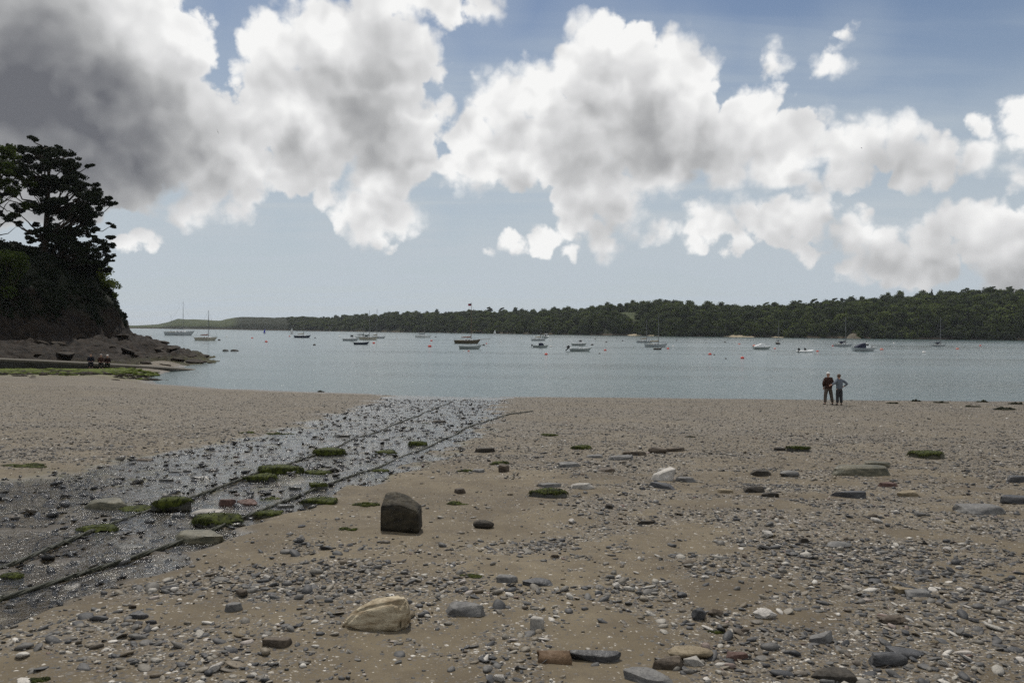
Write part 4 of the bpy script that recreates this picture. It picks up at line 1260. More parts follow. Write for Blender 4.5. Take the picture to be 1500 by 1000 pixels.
for q in range(130):
    mt = ['slate', 'slate', 'slate', 'grey_stone', 'grey_stone', 'white_stone', 'tan_stone', 'brown_stone'][int(rng.integers(0, 8))]
    k = int(rng.integers(0, 12))
    if (mt, k) not in peb_mesh:
        o = mesh_np('pebble', shapes[k][0], shapes[k][1], M[mt], smooth=True)
        peb_mesh[(mt, k)] = o
    else:
        o = peb_mesh[(mt, k)].copy(); col.objects.link(o)
    s = float(np.clip(rng.lognormal(-2.6, 0.3), 0.055, 0.13)) * (0.75 + 0.04 * Yp[q])
    h = s * rng.uniform(0.16, 0.34) if mt != 'white_stone' else s * rng.uniform(0.3, 0.5)
    o.scale = (s, s * rng.uniform(0.45, 0.8), h)
    o.rotation_euler = (rng.normal() * 0.12, rng.normal() * 0.12, rng.random() * 6.28)
    o.location = (Xp[q], Yp[q], gz(Xp[q], Yp[q]) + h * 0.22)
    dd = [math.hypot(Xp[q] - p[0], Yp[q] - p[1]) for p, _ in LAND]
    j = int(np.argmin(dd))
    dx, dy = Xp[q] - LAND[j][0][0], Yp[q] - LAND[j][0][1]
    side = ('right of' if dx > 0 else 'left of') if abs(dx) > abs(dy) else ('behind' if dy > 0 else 'in front of')
    placed.append((dd[j], mt, side, j, o))
cnt = {}
for d, mt, side, j, o in sorted(placed, key=lambda r: r[0]):
    key = (mt, side, j); cnt[key] = cnt.get(key, 0) + 1
    tag(o, f'{PEB[mt][0]}, {ORD[min(cnt[key], 13) - 1]} {side} the {LAND[j][1]}', 'pebble', 'larger pebbles in the shingle')

# ------------------------------------------------------------------ mooring ropes across the stream
def rope(pts, label):
    W = [on_ground(*p) for p in pts]
    # dense polyline
    Q = []
    for a, b in zip(W[:-1], W[1:]):
        n = max(2, int((b - a).length / 0.12))
        for i in range(n): Q.append(a.lerp(b, i / n))
    Q.append(W[-1])
    xs = np.array([q.x for q in Q]); ys = np.array([q.y for q in Q]); zs = np.array([q.z for q in Q])
    ker = np.ones(9) / 9
    sm = lambda v: np.concatenate((v[:4], np.convolve(v, ker, 'valid'), v[-4:]))
    xs, ys = sm(xs), sm(ys)
    xs = xs + (fbm(ys * 0.8, xs * 0.3, 0, 2, 3) - 0.5) * 0.07
    zs = sm(sm(beach_z(xs, ys))) + 0.035
    rad = 0.017 + 0.010 * (fbm(xs * 4, ys * 4, 0, 3, 9) - 0.4)
    root = empty('mooring_rope', (float(xs[0]), float(ys[0]), float(zs[0])))
    mb = MB(); P = [(x - xs[0], y - ys[0], z - zs[0]) for x, y, z in zip(xs, ys, zs)]
    # three strands twisted round each other
    for s in range(3):
        pts3 = []
        for i, p in enumerate(P):
            a = i * 1.1 + s * 2.094
            pts3.append((p[0] + 0.010 * math.cos(a), p[1], p[2] + 0.010 * math.sin(a)))
        mb.tube(pts3, list(np.maximum(rad * 0.68, 0.010)), 6)
    mb.build('strands', M['rope'], root, smooth=True)
    # weed growing along it
    rg = np.random.default_rng(len(label)); n = 1500
    k = rg.integers(0, len(P), n); c = np.array(P)[k] + rg.normal(size=(n, 3)) * 0.016
    dens = fbm(xs[k] * 1.2, ys[k] * 1.2, 0, 2, 29) + 0.25 * sstep(14, 6, ys[k])
    c = c[dens > 0.5]; n = len(c)
    a = rg.random(n) * 6.283; L = 0.03 + 0.06 * rg.random(n)
    d = np.stack((np.cos(a), np.sin(a), -0.5 * rg.random(n)), 1) * L[:, None]; sd = np.stack((-np.sin(a), np.cos(a), 0 * a), 1) * 0.007
    Qd = np.stack((c - sd, c + sd, c + sd * 0.6 + d, c - sd * 0.6 + d), 1).reshape(-1, 3)
    mesh_np('weed', Qd, np.arange(4 * n).reshape(n, 4), M['weed_dark'], root)
    tag(root, label, 'rope')
M['rope'] = plain('wet_rope', (0.032, 0.033, 0.018), 0.6, 0.4, 20, 0.4, bump=0.8)
rope([(-160, 893), (0, 836), (90, 800), (180, 763), (260, 738), (360, 706), (430, 680), (480, 664), (530, 641), (590, 617), (640, 598), (664, 588)], 'upper weedy mooring rope crossing the stream from left to the water')
rope([(-160, 935), (0, 886), (130, 846), (220, 815), (300, 786), (370, 756), (440, 726), (530, 694), (590, 671), (640, 650), (680, 631), (720, 615), (780, 603)], 'lower weedy mooring rope running along the near side of the stream')

# ------------------------------------------------------------------ loose weed
def weed_clump(px, py, w, h, label, mat='weed', group='weed clumps on the beach'):
    SEED[0] += 1; rg = np.random.default_rng(SEED[0])
    P = on_ground(px, py); dist = (P - CAM).length; W = w * dist / F
    D_ = W * 0.6; H = max(0.025, h * dist / F * 0.6)
    iv, jf0 = ICO[2]
    Vs, Fs, b0, cen = [], [], 0, []
    for q in range(9):
        cx, cy = rg.normal() * W * 0.24, rg.normal() * D_ * 0.26
        k = rg.uniform(0.35, 1.0) * math.exp(-(cx / W) ** 2 * 3)
        rr = np.array([W * 0.17 * rg.uniform(.6, 1.5), D_ * 0.20 * rg.uniform(.6, 1.3), H * 0.75 * k])
        v = iv * (1 + (rg.random((len(iv), 1)) - .5) * .7) * rr + np.array([cx, cy, 0.0])
        Vs.append(v); Fs.append(jf0 + b0); b0 += len(v); cen.append((cx, cy, H * 0.7 * k, rr[0]))
    m = 520
    ci = rg.integers(0, 9, m); cen = np.array(cen)
    a = rg.random(m) * 6.283; r = np.sqrt(rg.random(m))
    c = np.stack((cen[ci, 0] + r * np.cos(a) * cen[ci, 3], cen[ci, 1] + r * np.sin(a) * cen[ci, 3] * .6, cen[ci, 2] * (1 - .7 * r ** 2) + 0.004), 1)
    b = a + rg.normal(size=m) * 0.9; L = W * (0.02 + 0.09 * rg.random(m) ** 2)
    d = np.stack((np.cos(b), np.sin(b), -0.35 * rg.random(m)), 1) * L[:, None]; sd = np.stack((-np.sin(b), np.cos(b), 0.6 * rg.normal(size=m)), 1) * (W * 0.006)
    Q = np.stack((c - sd, c + sd, c + sd * 0.5 + d, c - sd * 0.5 + d), 1).reshape(-1, 3)
    V = np.concatenate(Vs); jf = np.concatenate(Fs)
    o = mesh_np('seaweed_clump', np.concatenate((V, Q)), [jf, np.arange(4 * m).reshape(m, 4) + len(V)], M[mat], smooth=True)
    o.location = (P.x, P.y, gz(P.x, P.y) + 0.0)
    tag(o, label, 'seaweed', group)
for a in [
 (730,680,34,10,'green weed clump behind the small upright brown stone'), (684,690,22,7,'small green weed clump left of the flat grey stone'),
 (807,638,28,8,'isolated green weed clump on shingle beyond the mid stones'), (395,730,52,9,'green weed mat between the ropes above the brick pair'),
 (364,634,20,6,'dark green weed tuft on the far stream bank, left one'), (401,636,38,6,'long green weed tuft on the far stream bank, right one'),
 (26,683,54,7,'green weed smear on sand at the left edge'), (532,739,40,10,'bright green weed on sand left above the standing block'),
 (669,738,34,6,'green weed smear right of the standing block'), (690,843,30,7,'thin green weed on the front shingle'),
 (1046,925,20,6,'little green weed patch among right front pebbles'), (624,620,18,4,'tiny weed tuft in the far channel'),
 (510,775,30,5,'faint green weed film left of the standing block'), (58,997,26,6,'small green weed bit at the bottom left corner')]:
    weed_clump(*a)
for a in [(1305,591,30,4,'left dark weed clump at the waterline right of the couple'), (1342,588,16,6,'dark humped weed clump at the waterline'), (1378,590,24,4,'greenish weed clump third along the waterline'),
          (1440,589,20,5,'weed clump at waterline near the right edge'), (1473,600,34,7,'largest dark weed clump on the right shore'), (1425,596,22,4,'thin dark weed line above the largest clump'), (1490,592,22,5,'weed clump at the right edge of the shore'),
          (470,574,14,4,'small dark weed lump at the left waterline'), (1010,640,20,4,'dark weed bit on the shingle left of the couple')]:
    weed_clump(a[0], a[1], a[2] * 0.75, a[3] * 1.4, a[4], mat='weed_dark')

# ------------------------------------------------------------------ slipway, boulders and algae under the cliff
M['concrete'] = plain('slip_concrete', (0.075, 0.066, 0.05), 0.85, 0.35, 1.2, 0.3, bump=0.6)
M['slip_side'] = plain('slip_weedy_side', (0.015, 0.013, 0.008), 0.7, 0.5, 1.5, 0.35, bump=0.9)
def build_slip():
    top = [(-120, 521), (0, 526), (70, 529), (130, 532), (200, 536), (250, 539), (298, 543)]
    line = [(-120, -51.5, 65.5), (0, -43.6, 66.6), (70, -40.2, 67.2), (130, -36.6, 68.0), (200, -34.2, 71.0), (250, -32.4, 74.0), (298, -30.6, 77.5)]
    root = empty('slipway', (-36.6, 68.0, 0))
    tv, bv, bk = [], [], []
    for (px, py), (_, x, y) in zip(top, line):
        y = y; k = col_dir(px); x = k * y
        z = CAM.z - (py - hz(px)) / F * y
        tv.append((x + 36.6, y - 68, z)); bv.append((x + 36.6, y - 68 - 0.12, -0.9)); bk.append((x + 36.6 - 0.8, y - 68 + 1.9, z + 0.03))
    n = len(tv)
    mt = MB(); mt.add(tv + bk, [(i, i + 1, n + i + 1, n + i) for i in range(n - 1)])
    mt.add([tuple(np.array(v) - np.array((0, 0, 0.14))) for v in tv] + tv, [(i, i + 1, n + i + 1, n + i) for i in range(n - 1)])
    mt.build('deck', M['concrete'], root)
    ms = MB()
    # side wall set back a hand's breadth below the deck edge, broken into rough courses
    segs = []
    for i in range(n - 1):
        for q in range(6):
            u = q / 6
            segs.append([np.array(tv[i]) * (1 - u) + np.array(tv[i + 1]) * u, np.array(bv[i]) * (1 - u) + np.array(bv[i + 1]) * u])
    V = []
    for j, (a, b) in enumerate(segs):
        for r_ in range(5):
            w = r_ / 4
            p = (a - np.array((0, -0.06, 0.15))) * (1 - w) + (b - np.array((0, 0.1, 0))) * w
            V.append(tuple(p + np.array((0, -0.16 * float(vnoise(j * 0.8, r_ * 0.9, 0, 4)), 0))))
    m = len(segs)
    ms.add(V, [(j * 5 + r_, (j + 1) * 5 + r_, (j + 1) * 5 + r_ + 1, j * 5 + r_ + 1) for j in range(m - 1) for r_ in range(4)])
    ms.build('side_wall', M['slip_side'], root)
    tag(root, 'low concrete slipway with dark weedy side under the cliff', 'slipway')
build_slip()

def hz_z(x, y):
    return float(headland_z(np.array([x]), np.array([y]))[0])
shp = []
for q in range(6):
    V, Fc = stone_shape(1300 + q, 3, 16, 0.16, 0.42); V = V / np.array([np.ptp(V[:, i]) for i in range(3)]); shp.append((V, Fc))
M['shore_rock'] = stone_mat('shore_rock', (0.009, 0.007, 0.005), (0.044, 0.031, 0.019), 0.85, 0.5, 2.0, 0.2)
bo = {}
made = []
for q in range(32):
    y = rng.uniform(72, 104); xo = float(np.interp(y, OUTER[:, 0], OUTER[:, 1])); xf = float(np.interp(y, FOOT[:, 0], FOOT[:, 1]))
    t = rng.uniform(0.05, 0.98); x = xo + (xf - xo) * t
    k = int(rng.integers(0, 6))
    if k not in bo: o = mesh_np('boulder', shp[k][0], shp[k][1], M['shore_rock'], smooth=False); bo[k] = o
    else: o = bo[k].copy(); col.objects.link(o)
    s = rng.uniform(0.7, 1.9)
    o.scale = (s * 1.3, s, s * rng.uniform(0.22, 0.42)); o.rotation_euler = (rng.normal() * .15, 0.15, rng.random() * 6.28)
    o.location = (x, y, hz_z(x, y) + 0.10 * s)
    made.append((x / y, s, o))
made.sort(key=lambda r: r[0])
def nth(i):
    w = ['first', 'second', 'third', 'fourth', 'fifth', 'sixth', 'seventh', 'eighth', 'ninth', 'tenth', 'eleventh', 'twelfth', 'thirteenth', 'fourteenth', 'fifteenth', 'sixteenth', 'seventeenth', 'eighteenth', 'nineteenth', 'twentieth']
    return w[i]
for i, (_, s, o) in enumerate(made):
    sz = 'large' if s > 1.4 else 'small' if s < 1.0 else 'middling'
    tag(o, f'{sz} dark boulder at the cliff foot, {nth(i)} from the left' if i < 20 else f'{sz} dark boulder at the cliff foot, {nth(len(made) - 1 - i)} from the seaward end', 'boulder', 'boulders at the cliff foot')
for px, py, w, h, lab in [(330, 514, 9, 3, 'low rock awash just off the point, left one'), (343, 514, 12, 3, 'low rock awash just off the point, right one'), (307, 532, 7, 2, 'tiny rock awash between the ledge and slipway')]:
    P = at_z(px, py, 0.0); s = P.y / F
    o = bo[1].copy(); col.objects.link(o); o.name = 'awash_rock'; o.data = bo[1].data
    o.scale = (w * s, w * s * 0.6, h * s * 2); o.rotation_euler = (0, 0, 0.2); o.location = (P.x, P.y, -0.02)
    tag(o, lab, 'rock')

# algae-covered stones on the flat in front of the slipway
def algae_patch():
    rg = np.random.default_rng(12); n = 5200
    X = rg.normal(-39.5, 5.0, n); Y = 64.6 + rg.normal(0, 1.7, n) + 0.10 * (X + 39)
    ok = (fbm(X * 0.6, Y * 0.9, 0, 3, 15) > 0.50) & (beach_base(X, Y) > 0.0)
    X, Y = X[ok], Y[ok]; n = len(X)
    iv, jf = ICO[1]; m = len(iv)
    s = rg.uniform(0.12, 0.42, n)
    P = iv[None] * (1 + (rg.random((n, m, 1)) - 0.5) * 0.5) * np.stack((s * 1.3, s, s * 0.22), 1)[:, None, :]
    V = P + np.stack((X, Y, beach_z(X, Y) + s * 0.08), 1)[:, None, :]
    o = mesh_np('algae', V.reshape(-1, 3), (jf[None] + (np.arange(n) * m)[:, None, None]).reshape(-1, 3), M['weed_bright'])
    tag(o, 'bright yellow-green algae covering the flat below the slipway', 'algae', kind='stuff')
    X = rg.normal(-40, 6, 900); Y = 62.8 + rg.normal(0, 1.8, 900); s = rg.uniform(0.08, 0.35, 900)
    P = iv[None] * (1 + (rg.random((900, m, 1)) - 0.5) * 0.5) * np.stack((s * 1.4, s, s * 0.3), 1)[:, None, :]
    V = P + np.stack((X, Y, beach_z(X, Y) + s * 0.06), 1)[:, None, :]
    o = mesh_np('dark_stones', V.reshape(-1, 3), (jf[None] + (np.arange(900) * m)[:, None, None]).reshape(-1, 3), M['shore_rock'])
    tag(o, 'dark weedy rubble between the algae and the sand', 'stones', kind='stuff')
algae_patch()

# ------------------------------------------------------------------ trees and bushes on the headland
def limb_path(a, b, sag, rg, n=6, wob=0.12):
    a, b = Vector(a), Vector(b); L = (b - a).length
    out = []
    for i in range(n + 1):
        u = i / n
        p = a.lerp(b, u) + Vector((rg.normal(), rg.normal(), rg.normal())) * wob * L * 0.25 * math.sin(math.pi * u)
        p.z += sag * L * math.sin(math.pi * u)
        out.append(p)
    return out

def tree_from_pads(name, base_px, dist, trunk_px, pads, label, leafmat, r0, leaves_per, leaf, limbs, squash, seed, tufts=7, spread=3.0, bare=(), full=0.52):
    """trunk through picture points at one distance; foliage pads (px, py, rx px, ry px) with their own depth"""
    rg = np.random.default_rng(seed)
    base = at_y(base_px[0], base_px[1], dist)
    root = empty(name, tuple(base))
    s = dist / F
    TP = [at_y(x, y, dist) - base for x, y in trunk_px]
    TP = [Vector((0, 0, -1.2))] + TP
    mb = MB(); n = len(TP)
    mb.tube(TP, [r0 * (1 - 0.85 * i / (n - 1)) for i in range(n)], 9)
    mb.build('trunk', M['bark'], root, smooth=True)
    V_all, F_all, b = [], [], 0
    lb = MB()
    for px, py, rx, ry in pads:
        dy = rg.normal() * spread
        c = at_y(px, py, dist) - base + Vector((0, dy, 0))
        c.x *= 1.0
        # sub-clumps within the pad
        k = tufts
        C = np.array([(c.x + rg.uniform(-1, 1) * rx * s * 0.8, c.y + rg.uniform(-1, 1) * rx * s * 0.8, c.z + rg.uniform(-1, 1) * ry * s * 0.7) for _ in range(k)])
        r = np.full(k, min(rx, ry * 1.6) * s * full) * rg.uniform(0.7, 1.2, k)
        V, Fq = leaf_quads(C, r, leaves_per, leaf, rg, squash, 0.25, 0.15)
        V_all.append(V); F_all.append(Fq + b); b += len(V)
        # a limb from the trunk to this pad
        zs = [p.z for p in TP]
        zt = c.z - limbs * abs(c.x - TP[-1].x) - 0.3
        j = min(range(1, n), key=lambda q: abs(TP[q].z - zt))
        pts = limb_path(TP[j], c, -0.06, rg)
        lb.tube(pts, list(np.linspace(r0 * 0.30, r0 * 0.06, len(pts))), 5)
    for path in bare:
        P = [at_y(x, y, dist) - base for x, y in path]
        lb.tube(P, list(np.linspace(r0 * 0.28, r0 * 0.05, len(P))), 5)
    lb.build('limbs', M['bark'], root, smooth=True)
    mesh_np('crown', np.concatenate(V_all), np.concatenate(F_all), leafmat, root)
    tag(root, label, 'tree')
    return root
OUT = np.array([(45,215),(70,207),(88,215),(112,232),(116,250),(128,268),(146,276),(152,290),(142,302),(143,316),(134,328),(132,336),(150,345),(158,358),(157,370),(165,384),(160,398),(130,396),(110,388),(92,382),(76,376),(58,360),(46,350),(38,330),(26,318),(36,300),(24,285),(28,262),(20,245),(32,228)], float)
HOLES = [(44,286,11),(80,256,6),(90,284,8),(118,347,7),(132,347,6),(88,326,7),(58,314,6),(50,338,6),(108,310,5),(60,366,6),(30,305,8),(100,258,5),(74,364,5)]
PINE_PADS = []
rp = np.random.default_rng(77)
while len(PINE_PADS) < 150:
    x, y = rp.uniform(18, 168), rp.uniform(205, 400)
    if float(poly_sdf(np.array([x]), np.array([y]), OUT)[0]) < 6.0: continue
    if any(math.hypot(x - a, (y - b) * 1.5) < r + 4 for a, b, r in HOLES): continue
    PINE_PADS.append((x, y, rp.uniform(8, 13), rp.uniform(5, 7)))
for i in range(len(OUT)):      # tufts that give the outline its teeth
    a, b = OUT[i], OUT[(i + 1) % len(OUT)]
    for u in (0.0, 0.5):
        q = a + (b - a) * u
        PINE_PADS.append((q[0] * .95 + 4.0, q[1] * .96 + 13.5, 6.0, 3.8))
tree_from_pads('pine_tree', (66, 390), 97, [(66, 388), (67, 350), (69, 310), (71, 270), (72, 235), (70, 218)], PINE_PADS, 'tall dark pine leaning over the water on the cliff top', M['pine_leaf'], 0.50, 540, 0.11, 0.5, 0.62, 31, 6, 1.8, (), 0.60)
BL_PADS = [(2,222,16,12),(14,226,12,10),(-12,235,20,14),(8,244,18,12),(22,250,10,9),(-20,262,22,14),(0,270,16,12),(16,276,14,9),(-6,296,14,10),(4,310,8,6),(30,262,10,7),(-30,300,20,14),(26,300,8,6)]
tree_from_pads('broadleaf_tree', (-6, 366), 92, [(-6, 364), (-3, 330), (-2, 300), (0, 262), (3, 230)], BL_PADS, 'sparse green broadleaf tree with bare limbs at the left edge', M['broad_leaf'], 0.26, 800, 0.13, 0.9, 0.7, 33, 8, 2.0,
    bare=([(-3, 335), (10, 322), (22, 318), (34, 300)], [(-4, 345), (12, 342), (26, 330)], [(-2, 320), (8, 300), (20, 288)]))

def shrub(px, py, dist, w, h, label, mat='broad_leaf', n=900, leaf=0.13, group='bushes on the headland', base_drop=0.3):
    SEED[0] += 1; rg = np.random.default_rng(SEED[0])
    b = at_y(px, py, dist); s = dist / F
    root = empty('bush', tuple(b))
    W, H = w * s, h * s
    k = 12
    C = np.array([(rg.uniform(-.4, .4) * W, rg.uniform(-.4, .4) * W, H * rg.uniform(0.2, 0.85)) for _ in range(k)])
    V, Fq = leaf_quads(C, np.full(k, min(W, H) * 0.27), n, leaf, rg, 0.85, 0.35, 0.2)
    mesh_np('foliage', V, Fq, M[mat], root)
    mb = MB()
    for c in C[:7]: mb.tube(limb_path((0, 0, -base_drop), c, 0.05, rg, 4), [0.06, 0.05, 0.04, 0.03, 0.015], 5)
    mb.build('stems', M['bark'], root)
    tag(root, label, 'bush', group)
for a in [
 (10,452,84,46,92,'pale green leafy bush hanging at the left edge of the cliff','broad_leaf',2200),
 (22,400,90,40,34,'dark bush on the cliff edge below the broadleaf tree','pine_leaf',1200),
 (50,398,92,36,20,'low dark bush left of the pine trunk','pine_leaf',900),
 (88,398,94,40,18,'low dark bush right of the pine trunk','pine_leaf',900),
 (120,408,97,40,26,'dark bush under the pine on the cliff brow','pine_leaf',1200),
 (150,424,100,34,34,'leafy shrub at the cliff end below the pine','broad_leaf',1100),
 (163,440,102,22,30,'outermost shrub clinging to the end of the cliff','broad_leaf',700),
 (140,440,99,36,30,'ivy-like dark growth on the cliff end','pine_leaf',900),
 (70,425,92,60,34,'dark growth hanging on the cliff face under the pine','pine_leaf',1500),
 (108,440,96,50,34,'dark growth in the middle of the cliff face','pine_leaf',1300),
 (30,470,86,50,40,'dim bush low on the cliff face, left','pine_leaf',1200)]:
    shrub(*a)

def ivy():
    """evergreen growth that covers the upper face of the cliff"""
    rg = np.random.default_rng(44); n = 80000
    X = rg.uniform(-66, -47, n); Y = rg.uniform(72, 112, n)
    Z = headland_z(X, Y)
    s = sstep(0.5, 5, Z)
    ok = (Z + (fbm(X * .5, Y * .5, 0, 3, 7) - .5) * 6 > 5.2) & (fbm(X * .9, Y * .9, 0, 3, 8) > .38)
    X, Y, Z, s = X[ok], Y[ok], Z[ok], s[ok]
    jx = (fbm(Y * 0.5, Z * 0.6, X * 0.2, 4, 71) - 0.5) * 2.2 * s; jy = (fbm(X * 0.5, Z * 0.6, Y * 0.2, 4, 73) - 0.5) * 1.6 * s
    C = np.stack((X + jx, Y + jy, Z), 1) + rg.normal(size=(len(X), 3)) * .14
    nr = rg.normal(size=C.shape) + np.array([.5, -.5, .8]); nr /= np.linalg.norm(nr, axis=1)[:, None]
    a = np.cross(nr, rg.normal(size=C.shape)); a /= np.linalg.norm(a, axis=1)[:, None]; b = np.cross(nr, a)
    q = rg.uniform(.10, .26, (len(C), 1))
    V = np.stack((C + a * q, C + b * q * .7, C - a * q, C - b * q * .7), 1).reshape(-1, 3)
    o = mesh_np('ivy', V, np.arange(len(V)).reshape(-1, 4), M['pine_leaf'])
    tag(o, 'dark ivy and scrub covering the top of the cliff', 'ivy', kind='stuff')
ivy()

# ------------------------------------------------------------------ boats
def gel(name, c, rough=0.35): return plain(name, c, rough, 0.08, 2.0, 0.5)
M['white_gel'] = gel('white_gelcoat', (0.80, 0.80, 0.78))
M['cream_gel'] = gel('cream_gelcoat', (0.50, 0.46, 0.36))
M['grey_gel'] = gel('grey_gelcoat', (0.46, 0.48, 0.48))
M['navy_gel'] = gel('navy_gelcoat', (0.012, 0.02, 0.05))
M['green_gel'] = gel('green_grey_gelcoat', (0.40, 0.43, 0.41))
M['dark_gel'] = gel('dark_gelcoat', (0.03, 0.03, 0.032))
M['brown_hull'] = gel('brown_hull', (0.11, 0.085, 0.05))
M['wood_trim'] = plain('varnished_wood', (0.16, 0.085, 0.04), 0.45, 0.3, 4)
M['glass'] = plain('boat_glass', (0.02, 0.025, 0.03), 0.12, 0.1, 2, 0.6)
M['alu'] = plain('mast_alloy', (0.18, 0.18, 0.18), 0.45, 0.1, 2, 0.5, 0.6)
M['navy_canvas'] = plain('navy_canvas', (0.012, 0.016, 0.04), 0.85, 0.2, 8)
M['tan_canvas'] = plain('tan_canvas', (0.30, 0.25, 0.16), 0.85, 0.2, 8)
M['red_canvas'] = plain('red_brown_canvas', (0.20, 0.06, 0.03), 0.85, 0.2, 8)
M['green_canvas'] = plain('dark_green_canvas', (0.01, 0.03, 0.025), 0.85, 0.2, 8)
M['black_plastic'] = plain('black_plastic', (0.012, 0.012, 0.013), 0.45)
M['wire'] = plain('rigging_wire', (0.09, 0.09, 0.09), 0.4, metal=0.5)
M['sail_white'] = plain('white_sail', (0.75, 0.75, 0.73), 0.8, 0.05)
M['sail_blue'] = plain('blue_sail', (0.03, 0.04, 0.45), 0.7, 0.1)
M['antifoul'] = plain('antifoul', (0.03, 0.02, 0.018), 0.7)

def hull(L, B, FB, D, mat, parent, stern=0.75, rake=0.12, sheer=0.18, name='hull'):
    """lofted hull, bow at +X; z=0 is the waterline"""
    st = 13; V = []; prof = 9
    for i in range(st):
        u = i / (st - 1)
        x = -L / 2 + u * L
        b = B / 2 * (stern + (1 - stern) * math.sin(min(1, u / 0.45) * math.pi / 2)) if u < 0.45 else B / 2 * max(0.015, math.cos((u - 0.45) / 0.55 * math.pi / 2) ** 0.75)
        fb = FB * (1 + sheer * (2.2 * (u - 0.42) ** 2 * 2)) * (1.0 + 0.15 * u)
        dr = D * math.sin(min(1, 0.25 + u * 1.2) * math.pi / 2) * max(0.0, 1 - max(0, u - 0.7) / 0.32)
        row = []
        for j in range(prof):
            v = j / (prof - 1)           # 0 keel .. 1 sheer
            yb = b * (v ** 0.42) if v > 0 else 0
            z = -dr + (fb + dr) * v ** 1.15
            xx = x + rake * L * (v - 1) * max(0, (u - 0.75) / 0.25) + 0.04 * L * (1 - v) * max(0, (0.2 - u) / 0.2)
            row.append((xx, yb, z))
        full = [(x_, -y_, z_) for x_, y_, z_ in reversed(row[1:])] + row
        V += full
    m = 2 * prof - 1
    fs = [(i * m + j, (i + 1) * m + j, (i + 1) * m + j + 1, i * m + j + 1) for i in range(st - 1) for j in range(m - 1)]
    fs.append(tuple(range(m)))
    mb = MB(); mb.add(V, fs)
    o = mb.build(name, mat, parent, smooth=False)
    sheer_pts = [(V[i * m], V[i * m + m - 1]) for i in range(st)]
    return o, sheer_pts

def deck(sheer, mat, parent, inset=0.97, drop=0.03, i0=0, name='deck'):
    mb = MB(); V = []
    for a, b in sheer[i0:]:
        V += [(a[0], a[1] * inset, a[2] - drop), (a[0], 0, a[2] - drop + 0.04), (b[0], b[1] * inset, b[2] - drop)]
    n = len(V) // 3
    mb.add(V, [f for i in range(n - 1) for f in ((3 * i, 3 * i + 3, 3 * i + 4, 3 * i + 1), (3 * i + 1, 3 * i + 4, 3 * i + 5, 3 * i + 2))])
    return mb.build(name, mat, parent)

def loft_box(sec, mat, parent, name, bevel=0.0):
    """sections (x, half width bottom, half width top, z0, z1)"""
    mb = MB(); V = []
    for x, wb, wt, z0, z1 in sec: V += [(x, -wb, z0), (x, -wt, z1), (x, wt, z1), (x, wb, z0)]
    n = len(sec)
    fs = [(4 * i + j, 4 * i + 4 + j, 4 * i + 4 + (j + 1) % 4, 4 * i + (j + 1) % 4) for i in range(n - 1) for j in range(4)]
    fs += [(3, 2, 1, 0), tuple(4 * (n - 1) + j for j in range(4))]
    mb.add(V, fs)
    return mb.build(name, mat, parent, bevel=bevel)

def boat_root(name, x0, x1, wl, bow, label, yaw, group='boats on moorings'):
    P = at_z((x0 + x1) / 2, wl, 0.0)
    L = (x1 - x0) / F * P.y / max(0.5, abs(math.cos(yaw)))
    r = empty(name, (P.x, P.y, 0), yaw if bow > 0 else math.pi + yaw)
    tag(r, label, 'boat', group)
    return r, L, P.y / F

